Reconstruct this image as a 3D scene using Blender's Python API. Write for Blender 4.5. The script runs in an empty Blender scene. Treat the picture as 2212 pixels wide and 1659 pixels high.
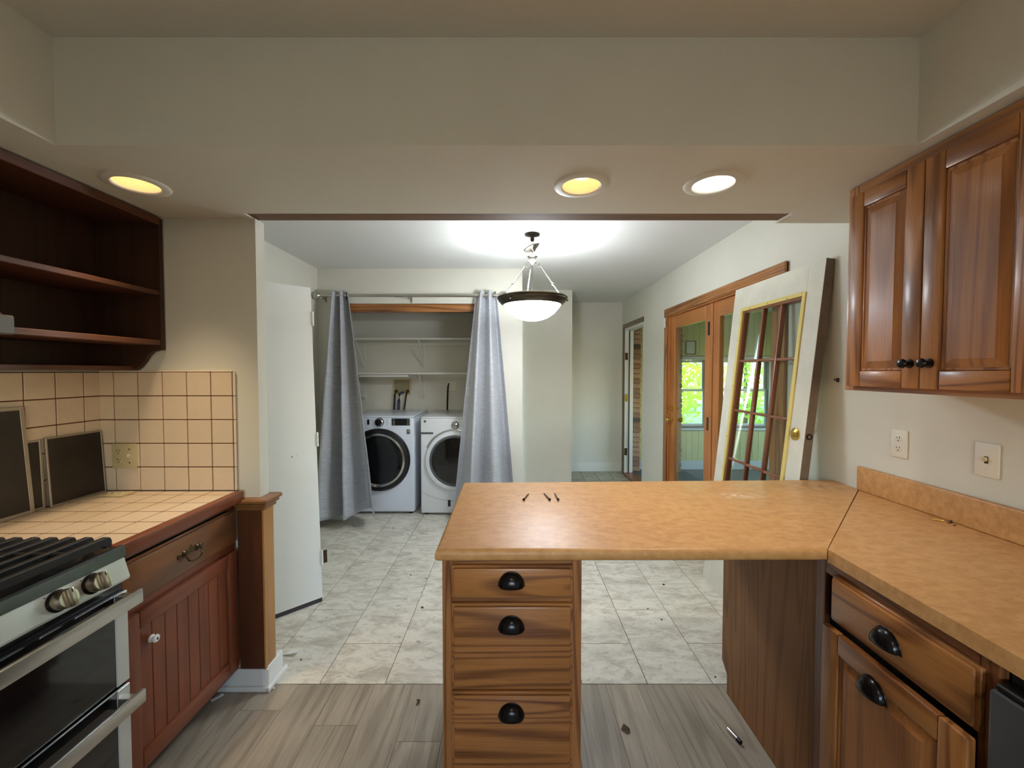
import bpy, bmesh, math, random
from mathutils import Vector, Matrix, Euler
random.seed(7)
S = bpy.context.scene
COL = S.collection
PI = math.pi

# ------------------------------------------------------------------ camera, world, exposure
cd = bpy.data.cameras.new('camera'); cam = bpy.data.objects.new('camera', cd); COL.objects.link(cam)
cd.sensor_width = 36; cd.lens = 878.5 / 2212 * 36; cd.clip_start = 0.02
cam.location = (0, 0, 1.4495); cam.rotation_euler = (PI/2 - 0.03076, 0, 0)
S.camera = cam
S.view_settings.view_transform = 'Standard'; S.view_settings.look = 'None'
S.view_settings.gamma = 1; S.view_settings.use_curve_mapping = False
S.view_settings.exposure = 1.0
W = bpy.data.worlds.new('world'); S.world = W; W.use_nodes = True
wn = W.node_tree.nodes; wl = W.node_tree.links
sky = wn.new('ShaderNodeTexSky'); sky.sky_type = 'NISHITA'; sky.sun_disc = False
sky.sun_elevation = math.radians(50); sky.sun_rotation = math.radians(200)
wl.new(sky.outputs[0], wn['Background'].inputs[0]); wn['Background'].inputs[1].default_value = 1.5
sd = bpy.data.lights.new('sun', 'SUN'); sd.energy = 3.0; sd.angle = 0.01; sd.color = (1, .95, .85)
sun = bpy.data.objects.new('sun', sd); COL.objects.link(sun); sun.rotation_euler = Vector((.55,.3,-.78)).to_track_quat('-Z', 'Y').to_euler()

# light powers (each lamp builder reads its own)
P_PEND_UP, P_PEND_GLASS = 20.0, 24.0
P_CAN_WARM_L, P_CAN_WARM, P_CAN_COOL = 20.0, 4.0, 15.0
P_DOME_FILL = 5.0

# ------------------------------------------------------------------ helpers
def lin(c):
    return tuple(((v/255)/12.92 if v/255 <= .04045 else (((v/255)+.055)/1.055)**2.4) for v in c) + (1,)
MATS = {}
def mat(name, rgb, rough=.5, metal=0, spec=.5, noise=0, nscale=8, bump=0, bscale=200, emit=None, estr=0, coat=0, vec=(1,1,1), rgb2=None):
    m = bpy.data.materials.new(name); m.use_nodes = True; MATS[name] = m
    nt = m.node_tree; b = nt.nodes['Principled BSDF']; L = nt.links
    b.inputs['Base Color'].default_value = lin(rgb); b.inputs['Roughness'].default_value = rough
    b.inputs['Metallic'].default_value = metal; b.inputs['Specular IOR Level'].default_value = spec
    b.inputs['Coat Weight'].default_value = coat; b.inputs['Coat Roughness'].default_value = .12
    if noise or bump:
        tc = nt.nodes.new('ShaderNodeTexCoord'); mp = nt.nodes.new('ShaderNodeMapping'); mp.inputs['Scale'].default_value = vec
        L.new(tc.outputs['Object'], mp.inputs[0])
    if noise:
        n = nt.nodes.new('ShaderNodeTexNoise'); n.inputs['Scale'].default_value = nscale; n.inputs['Detail'].default_value = 6; n.inputs['Roughness'].default_value = .65
        L.new(mp.outputs[0], n.inputs[0])
        mx = nt.nodes.new('ShaderNodeMix'); mx.data_type = 'RGBA'
        a, c = lin(rgb), lin(rgb2) if rgb2 else tuple(max(0, v*(1-noise)) for v in lin(rgb)[:3]) + (1,)
        mx.inputs[6].default_value = a; mx.inputs[7].default_value = c
        rp = nt.nodes.new('ShaderNodeMapRange'); rp.inputs[1].default_value = .38; rp.inputs[2].default_value = .66
        L.new(n.outputs[0], rp.inputs[0]); L.new(rp.outputs[0], mx.inputs[0]); L.new(mx.outputs[2], b.inputs['Base Color'])
    if bump:
        n2 = nt.nodes.new('ShaderNodeTexNoise'); n2.inputs['Scale'].default_value = bscale; n2.inputs['Detail'].default_value = 3
        L.new(mp.outputs[0], n2.inputs[0]); bp = nt.nodes.new('ShaderNodeBump'); bp.inputs['Strength'].default_value = bump; bp.inputs['Distance'].default_value = .002
        L.new(n2.outputs[0], bp.inputs['Height']); L.new(bp.outputs[0], b.inputs['Normal'])
    if emit:
        b.inputs['Emission Color'].default_value = lin(emit); b.inputs['Emission Strength'].default_value = estr
    return m

def wood(name, light, dark, axis='Z', rings=15, size=6.5, stretch=.06, contrast=.72, rough=.38, pores=.35, coat=.25, lscale=1.0):
    """oak-like grain: contour lines of a stretched noise field plus fine pores"""
    m = bpy.data.materials.new(name); m.use_nodes = True; MATS[name] = m
    nt = m.node_tree; b = nt.nodes['Principled BSDF']; L = nt.links; N = nt.nodes.new
    tc = N('ShaderNodeTexCoord'); oi = N('ShaderNodeObjectInfo')
    mul = N('ShaderNodeVectorMath'); mul.operation = 'SCALE'; mul.inputs[0].default_value = (31.7, 17.3, 23.9); L.new(oi.outputs['Random'], mul.inputs[3])
    add = N('ShaderNodeVectorMath'); L.new(tc.outputs['Object'], add.inputs[0]); L.new(mul.outputs[0], add.inputs[1])
    sc = [1, 1, 1]; sc['XYZ'.index(axis)] = stretch
    mp = N('ShaderNodeMapping'); mp.inputs['Scale'].default_value = sc; L.new(add.outputs[0], mp.inputs[0])
    n1 = N('ShaderNodeTexNoise'); n1.inputs['Scale'].default_value = size; n1.inputs['Detail'].default_value = 1.5; n1.inputs['Roughness'].default_value = .35; n1.inputs['Distortion'].default_value = .25
    L.new(mp.outputs[0], n1.inputs[0])
    m1 = N('ShaderNodeMath'); m1.operation = 'MULTIPLY'; m1.inputs[1].default_value = rings * 6.283; L.new(n1.outputs[0], m1.inputs[0])
    s1 = N('ShaderNodeMath'); s1.operation = 'SINE'; L.new(m1.outputs[0], s1.inputs[0])
    r1 = N('ShaderNodeMapRange'); r1.inputs[1].default_value = .0; r1.inputs[2].default_value = 1.0; r1.inputs[4].default_value = contrast; L.new(s1.outputs[0], r1.inputs[0])
    sp = [220, 220, 220]; sp['XYZ'.index(axis)] = 7
    mp2 = N('ShaderNodeMapping'); mp2.inputs['Scale'].default_value = sp; L.new(add.outputs[0], mp2.inputs[0])
    n2 = N('ShaderNodeTexNoise'); n2.inputs['Scale'].default_value = 1; n2.inputs['Detail'].default_value = 3; L.new(mp2.outputs[0], n2.inputs[0])
    r2 = N('ShaderNodeMapRange'); r2.inputs[1].default_value = .45; r2.inputs[2].default_value = .75; r2.inputs[4].default_value = pores; L.new(n2.outputs[0], r2.inputs[0])
    mx = N('ShaderNodeMath'); mx.operation = 'ADD'; mx.use_clamp = True; L.new(r1.outputs[0], mx.inputs[0]); L.new(r2.outputs[0], mx.inputs[1])
    c = N('ShaderNodeMix'); c.data_type = 'RGBA'; c.inputs[6].default_value = lin(light); c.inputs[7].default_value = lin(dark); L.new(mx.outputs[0], c.inputs[0])
    n3 = N('ShaderNodeTexNoise'); n3.inputs['Scale'].default_value = 2.2; n3.inputs['Detail'].default_value = 3; L.new(add.outputs[0], n3.inputs[0])
    r3 = N('ShaderNodeMapRange'); r3.inputs[1].default_value = .3; r3.inputs[2].default_value = .7; r3.inputs[3].default_value = .78; r3.inputs[4].default_value = 1.12; L.new(n3.outputs[0], r3.inputs[0])
    vm = N('ShaderNodeVectorMath'); vm.operation = 'SCALE'; L.new(c.outputs[2], vm.inputs[0]); L.new(r3.outputs[0], vm.inputs[3])
    L.new(vm.outputs[0], b.inputs['Base Color'])
    b.inputs['Roughness'].default_value = rough; b.inputs['Coat Weight'].default_value = coat; b.inputs['Coat Roughness'].default_value = .18
    bp = N('ShaderNodeBump'); bp.inputs['Strength'].default_value = .12; bp.inputs['Distance'].default_value = .001; L.new(mx.outputs[0], bp.inputs['Height']); L.new(bp.outputs[0], b.inputs['Normal'])
    return m

class MB:
    """collects shapes in local coordinates (u,v,w) mapped by T"""
    def __init__(s, T=None): s.bm = bmesh.new(); s.T = T or Matrix()
    def _fin(s, vs): bmesh.ops.transform(s.bm, matrix=s.T, verts=vs)
    def box(s, a, b, bev=0, seg=1, M=None):
        x0, x1 = sorted((a[0], b[0])); y0, y1 = sorted((a[1], b[1])); z0, z1 = sorted((a[2], b[2]))
        vs = [s.bm.verts.new(p) for p in ((x0,y0,z0),(x1,y0,z0),(x1,y1,z0),(x0,y1,z0),(x0,y0,z1),(x1,y0,z1),(x1,y1,z1),(x0,y1,z1))]
        fs = [s.bm.faces.new([vs[i] for i in f]) for f in ((0,3,2,1),(4,5,6,7),(0,1,5,4),(1,2,6,5),(2,3,7,6),(3,0,4,7))]
        if bev:
            es = list({e for f in fs for e in f.edges})
            r = bmesh.ops.bevel(s.bm, geom=es, offset=bev, segments=seg, affect='EDGES', profile=.5, clamp_overlap=True)
            fs2 = {f for f in r['faces']} ; vs = list({v for v in r['verts']})
            allv = set(vs)
            for f in fs2: allv |= set(f.verts)
            vs = list(allv)
        if M is not None: bmesh.ops.transform(s.bm, matrix=M, verts=vs)
        s._fin(vs); return s
    def prism(s, poly, lo, hi, axis=2, bev=0, seg=2, edges=None):
        def P(p, h): return {2:(p[0],p[1],h), 1:(p[0],h,p[1]), 0:(h,p[0],p[1])}[axis]
        a = [s.bm.verts.new(P(p, lo)) for p in poly]; b = [s.bm.verts.new(P(p, hi)) for p in poly]; n = len(poly)
        fs = [s.bm.faces.new(a[::-1]), s.bm.faces.new(b)]
        for i in range(n): fs.append(s.bm.faces.new((a[i], a[(i+1)%n], b[(i+1)%n], b[i])))
        vs = a + b
        if bev:
            es = []
            for i in range(n):
                if edges is None or i in edges:
                    for q in (a, b):
                        es.append(s.bm.edges.get((q[i], q[(i+1)%n])))
            r = bmesh.ops.bevel(s.bm, geom=es, offset=bev, segments=seg, affect='EDGES', profile=.5)
            vs = list({v for v in vs if v.is_valid} | set(r['verts']) | {v for f in r['faces'] for v in f.verts})
        s._fin(vs); bmesh.ops.recalc_face_normals(s.bm, faces=s.bm.faces[:]); return s
    def lathe(s, prof, c=(0,0,0), seg=24, M=None, a0=0, a1=2*PI):
        full = abs(a1 - a0 - 2*PI) < 1e-6; n = seg if full else seg + 1; rings = []; vs = []
        for r, z in prof:
            if r < 1e-6: v = s.bm.verts.new((0,0,z)); rings.append([v]); vs.append(v)
            else:
                ring = [s.bm.verts.new((r*math.cos(a0+(a1-a0)*i/seg), r*math.sin(a0+(a1-a0)*i/seg), z)) for i in range(n)]; rings.append(ring); vs += ring
        for A, B in zip(rings, rings[1:]):
            for i in range(seg):
                j = (i+1) % n
                if len(A) == 1 and len(B) == 1: continue
                if len(A) == 1: s.bm.faces.new((A[0], B[j], B[i]))
                elif len(B) == 1: s.bm.faces.new((A[i], A[j], B[0]))
                else: s.bm.faces.new((A[i], A[j], B[j], B[i]))
        Mx = Matrix.Translation(c) @ (M or Matrix())
        bmesh.ops.transform(s.bm, matrix=Mx, verts=vs); s._fin(vs); return s
    def tube(s, path, r, seg=8, closed=False):
        pts = [Vector(p) for p in path]; n = len(pts); rings = []; vs = []
        for i, p in enumerate(pts):
            if closed: t = pts[(i+1)%n] - pts[i-1]
            else: t = pts[min(i+1,n-1)] - pts[max(i-1,0)]
            t.normalize(); up = Vector((0,0,1)) if abs(t.z) < .9 else Vector((1,0,0))
            a = t.cross(up).normalized(); b = t.cross(a); rr = r[i] if isinstance(r, (list, tuple)) else r
            ring = [s.bm.verts.new(p + rr*(math.cos(2*PI*k/seg)*a + math.sin(2*PI*k/seg)*b)) for k in range(seg)]; rings.append(ring); vs += ring
        m = n if closed else n-1
        for i in range(m):
            A, B = rings[i], rings[(i+1)%n]
            for k in range(seg): s.bm.faces.new((A[k], A[(k+1)%seg], B[(k+1)%seg], B[k]))
        if not closed: s.bm.faces.new(rings[0][::-1]); s.bm.faces.new(rings[-1])
        s._fin(vs); return s
    def ball(s, c, r, seg=16, sc=(1,1,1)):
        prof = [(r*math.sin(PI*i/8), -r*math.cos(PI*i/8)) for i in range(9)]; prof[0] = (0,-r); prof[-1] = (0,r)
        return s.lathe(prof, c, seg, Matrix.Diagonal((*sc,1)))
    def surf(s, fn, nu, nv):
        g = [[s.bm.verts.new(fn(i/nu, j/nv)) for j in range(nv+1)] for i in range(nu+1)]
        for i in range(nu):
            for j in range(nv): s.bm.faces.new((g[i][j], g[i+1][j], g[i+1][j+1], g[i][j+1]))
        s._fin([v for r in g for v in r]); return s
    def poly(s, pts, faces):
        vs = [s.bm.verts.new(p) for p in pts]
        for f in faces: s.bm.faces.new([vs[i] for i in f])
        s._fin(vs); return s

def obj(name, mb, m, parent=None, smooth=False, solid=0, sub=0):
    me = bpy.data.meshes.new(name); bm = mb.bm
    bmesh.ops.recalc_face_normals(bm, faces=bm.faces[:]) if not solid else None
    bm.to_mesh(me); bm.free()
    if isinstance(m, str): m = MATS[m]
    me.materials.append(m)
    if smooth:
        for p in me.polygons: p.use_smooth = True
        if smooth != 'all':
            try: me.set_sharp_from_angle(angle=math.radians(38))
            except Exception: pass
    o = bpy.data.objects.new(name, me); COL.objects.link(o)
    if parent:
        o.parent = parent; wl_ = WLOC(parent); me.transform(Matrix.Translation(-wl_))
    else:
        xs = [v.co for v in me.vertices]
        c = Vector(((min(v.x for v in xs)+max(v.x for v in xs))/2, (min(v.y for v in xs)+max(v.y for v in xs))/2, min(v.z for v in xs)))
        me.transform(Matrix.Translation(-c)); o.location = c
    if solid:
        md = o.modifiers.new('solid', 'SOLIDIFY'); md.thickness = solid; md.offset = 0
    if sub:
        md = o.modifiers.new('sub', 'SUBSURF'); md.levels = sub; md.render_levels = sub
    return o
def WLOC(o):
    v = Vector(o.location)
    while o.parent: o = o.parent; v += Vector(o.location)
    return v
def tag(o, label, cat, group=None):
    o['label'] = label; o['category'] = cat
    if group: o['group'] = group
    return o
def thing(name, label, cat, loc, group=None):
    o = bpy.data.objects.new(name, None); COL.objects.link(o); o.location = loc; o.empty_display_size = .05
    return tag(o, label, cat, group)
def struct(name, mb, m, label=None, smooth=False):
    o = obj(name, mb, m, smooth=smooth); o['kind'] = 'structure'
    if label: o['label'] = label
    return o
def snode(name, loc, label=None):
    o = bpy.data.objects.new(name, None); COL.objects.link(o); o.location = loc; o['kind'] = 'structure'; o.empty_display_size = .05
    if label: o['label'] = label
    return o
def copy_part(src, parent, loc):
    c = src.copy(); COL.objects.link(c); c.parent = parent; c.location = loc; return c
def FR(o, U, V, Wd): 
    M = Matrix.Identity(4)
    for i, c in enumerate((U, V, Wd)):
        for r in range(3): M[r][i] = c[r]
    for r in range(3): M[r][3] = o[r]
    return M
RX = Matrix.Rotation(PI/2, 4, 'X'); RY = Matrix.Rotation(PI/2, 4, 'Y')
def lamp(name, kind, loc, power, color, size=.05, parent=None, spot=None, blend=.5):
    ld = bpy.data.lights.new(name, kind); ld.energy = power; ld.color = color
    if kind in ('POINT', 'SPOT'): ld.shadow_soft_size = size
    if kind == 'SPOT': ld.spot_size = math.radians(spot); ld.spot_blend = blend
    o = bpy.data.objects.new(name, ld); COL.objects.link(o)
    if parent: o.parent = parent; o.location = Vector(loc) - WLOC(parent)
    else: o.location = loc
    return o

# ------------------------------------------------------------------ materials
mat('wall', (220,217,204), .85, bump=.15, bscale=160, noise=.05, nscale=2)
mat('ceil', (222,222,220), .9, bump=.2, bscale=120)
mat('ceil_k', (224,221,210), .9, bump=.2, bscale=120)
mat('white_paint', (240,240,236), .45)
mat('white_trim', (225,224,214), .5)
mat('offwhite_door', (228,224,208), .55, noise=.12, nscale=5)
mat('yellow_trim', (226,204,120), .55)
wood('oak_v', (174,115,60), (104,58,26), 'Z')
wood('oak_x', (174,115,60), (104,58,26), 'X')
wood('oak_y', (174,115,60), (104,58,26), 'Y')
wood('oak_panel', (146,100,58), (106,66,34), 'Z', rings=16, contrast=.5, coat=0, rough=.65)
wood('oak_soft_v', (172,113,60), (116,67,33), 'Z', rings=9, size=5.0, stretch=.09, contrast=.5)
wood('oak_dark_v', (132,80,44), (80,44,20), 'Z')
wood('oak_dark_y', (132,80,44), (80,44,20), 'Y')
wood('walnut_v', (104,76,54), (78,54,38), 'Z', rings=6, contrast=.3)
wood('walnut_y', (104,76,54), (78,54,38), 'Y', rings=6, contrast=.3)
wood('post_dark', (96,54,30), (66,34,18), 'Z', rings=6, contrast=.3)
wood('cap_wood', (140,92,50), (108,66,34), 'Y', rings=6, contrast=.3)
wood('mahog_v', (132,66,36), (98,46,24), 'Z', rings=6, contrast=.3, pores=.45, coat=.1, rough=.45)
wood('mahog_y', (132,66,36), (98,46,24), 'Y', rings=6, contrast=.3, pores=.45, coat=.25, rough=.42)
wood('drawer_brown', (136,84,46), (84,52,30), 'Y', rings=5, contrast=.55)
wood('shelf_wood_y', (100,58,34), (66,36,20), 'Y', rings=6, contrast=.35, coat=.1, rough=.55)
wood('shelf_wood_v', (70,42,24), (46,26,14), 'Z', rings=6, contrast=.35, coat=.05, rough=.6)
wood('post_lit', (176,124,66), (150,98,50), 'Z', rings=5, contrast=.35)  # post wood made lighter: pendant light put into the side boards' colour
wood('frdoor_v', (186,118,58), (158,92,40), 'Z', rings=6, contrast=.35)
wood('frdoor_y', (186,118,58), (158,92,40), 'Y', rings=6, contrast=.35)
wood('header_wood', (126,96,70), (92,66,46), 'X', rings=5, contrast=.4, rough=.7, coat=0)
wood('muntin', (140,84,54), (110,62,38), 'Z', rings=5, contrast=.3)
mat('counter_lam', (208,158,102), .4, noise=.3, nscale=38, rgb2=(188,136,82), spec=.4, vec=(.7,1.2,1))
def stain_or_sheen(name, c, sc, rgb, amt, ns):
    m = MATS[name]; nt = m.node_tree; N = nt.nodes.new; L = nt.links; b = nt.nodes['Principled BSDF']
    src = b.inputs['Base Color'].links[0].from_socket; tc = N('ShaderNodeTexCoord'); mp = N('ShaderNodeMapping'); mp.vector_type = 'TEXTURE'; mp.inputs['Location'].default_value = c; mp.inputs['Scale'].default_value = sc; L.new(tc.outputs['Object'], mp.inputs[0])
    ln = N('ShaderNodeVectorMath'); ln.operation = 'LENGTH'; L.new(mp.outputs[0], ln.inputs[0]); mr = N('ShaderNodeMapRange'); mr.inputs[1].default_value = 1; mr.inputs[2].default_value = .2; L.new(ln.outputs['Value'], mr.inputs[0])
    n = N('ShaderNodeTexNoise'); n.inputs['Scale'].default_value = ns; n.inputs['Detail'].default_value = 5; L.new(tc.outputs['Object'], n.inputs[0]); nr = N('ShaderNodeMapRange'); nr.inputs[1].default_value = .42; nr.inputs[2].default_value = .68; L.new(n.outputs[0], nr.inputs[0])
    mu = N('ShaderNodeMath'); mu.operation = 'MULTIPLY'; L.new(mr.outputs[0], mu.inputs[0]); L.new(nr.outputs[0], mu.inputs[1]); m2 = N('ShaderNodeMath'); m2.operation = 'MULTIPLY'; m2.inputs[1].default_value = amt; L.new(mu.outputs[0], m2.inputs[0])
    mx = N('ShaderNodeMix'); mx.data_type = 'RGBA'; L.new(m2.outputs[0], mx.inputs[0]); L.new(src, mx.inputs[6]); mx.inputs[7].default_value = lin(rgb); L.new(mx.outputs[2], b.inputs['Base Color'])
stain_or_sheen('counter_lam', (.385,.140,.038), (.13,.045,.02), (236,216,196), .9, 40)
stain_or_sheen('counter_lam', (.80,.27,.038), (.22,.10,.02), (96,72,48), .7, 22)
stain_or_sheen('counter_lam', (-.62,-.33,.038), (.25,.10,.02), (224,166,120), .5, 9)  # soft reddish sheen painted into the laminate colour
mat('tile_cream', (226,206,180), .32, noise=.05, nscale=14)
mat('tile_bull', (232,214,190), .3)
mat('grout', (122,74,48), .9, noise=.3, nscale=30)
mat('dark_panel', (24,17,12), .42, noise=.35, nscale=7, rgb2=(44,35,28))
mat('alu', (168,160,146), .4, metal=.7)
mat('ivory', (206,190,146), .4)
mat('plate_white', (228,222,208), .4)
mat('slot_dark', (40,34,30), .6)
mat('steel', (186,184,178), .28, metal=.85, noise=.06, nscale=60, vec=(1,.02,1))
mat('steel_panel', (204,206,200), .38, metal=.35)
mat('black_enamel', (22,22,23), .25)
mat('cast_iron', (26,25,25), .5, bump=.3, bscale=300)
mat('black_glass', (14,14,15), .06, coat=.4)
mat('black_metal', (26,23,24), .22, metal=.5)
mat('bronze', (44,34,28), .3, metal=.7)
mat('antique_brass', (92,76,52), .38, metal=.9)
mat('brass', (206,170,84), .22, metal=1)
mat('nickel', (196,192,184), .22, metal=1)
mat('pewter', (176,164,146), .3, metal=1)
mat('appliance_white', (232,234,236), .22, coat=.3)
mat('appliance_cool', (222,228,238), .2, coat=.3)
mat('chrome', (200,200,200), .08, metal=1)
mat('grey_plastic', (92,92,94), .4)
mat('dw_steel', (84,84,88), .42, metal=.6, noise=.08, nscale=40, vec=(1,.05,1))
mat('rubber_black', (20,20,22), .5)
mat('hose_blue', (58,64,104), .5)
mat('vinyl_frame', (212,216,214), .5)
mat('sun_ceil', (210,214,210), .8)
mat('sun_board', (222,214,146), .6, noise=.08, nscale=6)
mat('sun_floor', (92,98,98), .7)
mat('mortar', (120,110,96), .9)
mat('paper', (232,230,224), .6)
mat('leaf_dry', (92,66,46), .8)
mat('wall_shadow', (200,194,180), .85)
mat('dark_inside', (24,18,14), .9)
mat('oxide', (60,40,34), .7)
mat('bulb_warm', (255,214,140), .5, emit=(255,236,200), estr=1.6)
mat('can_warm_glow', (240,206,150), .5, emit=(255,222,160), estr=.2)  # bulb light on the baffle put into its emission
mat('bulb_cool', (255,255,255), .5, emit=(255,252,246), estr=5)
mat('can_cool_glow', (240,240,236), .4, emit=(255,252,244), estr=.6)  # same for the white can: lit baffle imitated by emission
mat('fill_dome_glow', (250,246,236), .4, emit=(255,240,214), estr=6)
mat('pend_glass', (250,250,250), .35, emit=(236,245,255), estr=P_PEND_GLASS)

# curtain fabric: slubby horizontal weave
def fabric():
    m = mat('curtain', (148,150,156), .5); nt = m.node_tree; b = nt.nodes['Principled BSDF']; L = nt.links; N = nt.nodes.new
    tc = N('ShaderNodeTexCoord'); mp = N('ShaderNodeMapping'); mp.inputs['Scale'].default_value = (14, 14, 320); L.new(tc.outputs['Object'], mp.inputs[0])
    n = N('ShaderNodeTexNoise'); n.inputs['Scale'].default_value = 1; n.inputs['Detail'].default_value = 4; L.new(mp.outputs[0], n.inputs[0])
    r = N('ShaderNodeMapRange'); r.inputs[1].default_value = .3; r.inputs[2].default_value = .7; L.new(n.outputs[0], r.inputs[0])
    c = N('ShaderNodeMix'); c.data_type = 'RGBA'; c.inputs[6].default_value = lin((158,160,166)); c.inputs[7].default_value = lin((196,198,204)); L.new(r.outputs[0], c.inputs[0]); L.new(c.outputs[2], b.inputs['Base Color'])
    b.inputs['Sheen Weight'].default_value = .4; b.inputs['Roughness'].default_value = .42
fabric()

# mottled stone-look vinyl tile
def vinyl(name, base, blot, dark, k=1.0):
    m = mat(name, base, .42); nt = m.node_tree; b = nt.nodes['Principled BSDF']; L = nt.links; N = nt.nodes.new
    tc = N('ShaderNodeTexCoord'); oi = N('ShaderNodeObjectInfo'); sc = N('ShaderNodeVectorMath'); sc.operation = 'SCALE'; sc.inputs[0].default_value = (13.1, 7.7, 3.3); L.new(oi.outputs['Random'], sc.inputs[3])
    ad = N('ShaderNodeVectorMath'); L.new(tc.outputs['Object'], ad.inputs[0]); L.new(sc.outputs[0], ad.inputs[1])
    mp = N('ShaderNodeMapping'); mp.inputs['Rotation'].default_value = (0, 0, .5); mp.inputs['Scale'].default_value = (1.0, 2.1, 1); L.new(ad.outputs[0], mp.inputs[0])
    n1 = N('ShaderNodeTexNoise'); n1.inputs['Scale'].default_value = 7; n1.inputs['Detail'].default_value = 7; n1.inputs['Roughness'].default_value = .72; n1.inputs['Distortion'].default_value = .6; L.new(mp.outputs[0], n1.inputs[0])
    r1 = N('ShaderNodeMapRange'); r1.inputs[1].default_value = .44; r1.inputs[2].default_value = .66; L.new(n1.outputs[0], r1.inputs[0])
    c1 = N('ShaderNodeMix'); c1.data_type = 'RGBA'; c1.inputs[6].default_value = lin(base); c1.inputs[7].default_value = lin(blot); L.new(r1.outputs[0], c1.inputs[0])
    n2 = N('ShaderNodeTexNoise'); n2.inputs['Scale'].default_value = 24; n2.inputs['Detail'].default_value = 5; n2.inputs['Roughness'].default_value = .7; L.new(mp.outputs[0], n2.inputs[0])
    r2 = N('ShaderNodeMapRange'); r2.inputs[1].default_value = .58; r2.inputs[2].default_value = .72; r2.inputs[4].default_value = .7*k; L.new(n2.outputs[0], r2.inputs[0])
    c2 = N('ShaderNodeMix'); c2.data_type = 'RGBA'; c2.inputs[7].default_value = lin(dark); L.new(c1.outputs[2], c2.inputs[6]); L.new(r2.outputs[0], c2.inputs[0]); L.new(c2.outputs[2], b.inputs['Base Color'])
vinyl('vinyl_tile', (224,219,204), (182,173,157), (126,116,102), 1.15)
vinyl('hall_tile', (176,172,150), (136,130,108), (84,72,54), 1.2)
wood('lvp', (172,160,142), (134,122,106), 'Y', rings=9, size=7, stretch=.09, contrast=.5, rough=.48, pores=.6, coat=0)

# ------------------------------------------------------------------ dimensions
YW = 1.821; XL = -1.84; XR = 1.585; ZS = 2.126; ZC = 2.44; YH = 1.238; XSL = -1.364; XSR = 1.212; YC = 3.945
YR = -2.3   # rear wall of the kitchen, behind the camera

# ------------------------------------------------------------------ room shell
fl = struct('floor', MB().box((-1.95,YR,-.12), (XR+.1,1.8436,-.006)), 'slot_dark', 'grey brown wood look plank floor of the kitchen')
fd = struct('floor_dining', MB().box((-1.95,1.8436,-.12), (XR+.12,4.95,-.004)), 'grout', 'pale stone look vinyl tile floor of the dining area')
fh = struct('floor_hall', MB().box((.1,4.95,-.12), (XR+.12,6.0,-.004)), 'slot_dark', 'worn narrow tile floor of the back hall')
# kitchen planks
def planks():
    w = .178; L0 = 1.22; gap = .0006; k = 0; x = -1.88
    meshes = {}
    while x < XR:
        y1 = 1.8425; first = True; off = (k*.47) % 1.0 * L0
        while y1 > YR:
            ln = (L0 - off if first and off > .1 else L0); first = False
            y0 = max(YR, y1 - ln); x1 = min(x+w, XR+.02)
            key = (round(x1-x,3), round(y1-y0,3))
            if key not in meshes:
                o = obj('plank', MB().box((x+gap, y0+gap, -.006), (x1-gap, y1-gap, 0), .0006), 'lvp', fl); mb = o.data
                c = Vector(((x+x1)/2, (y0+y1)/2, 0)) - WLOC(fl); mb.transform(Matrix.Translation(-c)); o.location = c; meshes[key] = o
            else:
                copy_part(meshes[key], fl, Vector(((x+x1)/2, (y0+y1)/2, 0)) - WLOC(fl))
            y1 = y0
        x += w; k += 1
planks()
# dining vinyl tiles .3048 x .6096, half-bond, columns run in depth
def tiles():
    T = .3048; x0 = .6298 - 9*T; g = .0015; meshes = {}
    for c in range(0, 13):
        xa, xb = x0 + c*T, x0 + (c+1)*T
        xa2, xb2 = max(xa, -1.875), min(xb, XR)
        if xb2 - xa2 < .03: continue
        y = 2.1247 - 2*T + (0 if (c - 8) % 2 == 0 else T) - 2*T
        while y < 4.95:
            ya, yb = max(y, 1.8446), min(y + 2*T, 4.95); y += 2*T
            if yb - ya < .02: continue
            key = (round(xb2-xa2,3), round(yb-ya,3)); ctr = Vector(((xa2+xb2)/2, (ya+yb)/2, 0)) - WLOC(fd)
            if key not in meshes:
                o = obj('floor_tile', MB().box((xa2+g, ya+g, -.004), (xb2-g, yb-g, 0), .0008), 'vinyl_tile', fd)
                o.data.transform(Matrix.Translation(-ctr)); o.location = ctr; meshes[key] = o
            else: copy_part(meshes[key], fd, ctr)
    # hall strip tiles
    src = None; x = 1.585 - 7*.204
    while x < XR - .01:
        for y in (4.95, 5.4):
            yb = 5.4 if y < 5 else 5.87
            a = max(x, .74)
            if x + .204 - a > .02:
                ctr = Vector(((a+x+.204)/2, (y+yb)/2, 0)) - WLOC(fh)
                o = obj('floor_tile', MB().box((a+.003, y+.003, -.004), (x+.201, yb-.003, 0), .001), 'hall_tile', fh)
                o.data.transform(Matrix.Translation(-ctr)); o.location = ctr
        x += .204
tiles()
struct('ceiling', MB().box((-1.95,YR,ZC), (XR+.1,1.87,ZC+.08)), 'ceil_k')
struct('ceiling_dining', MB().box((-1.95,1.87,ZC), (XR+.1,6.0,ZC+.08)), 'ceil')
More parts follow.
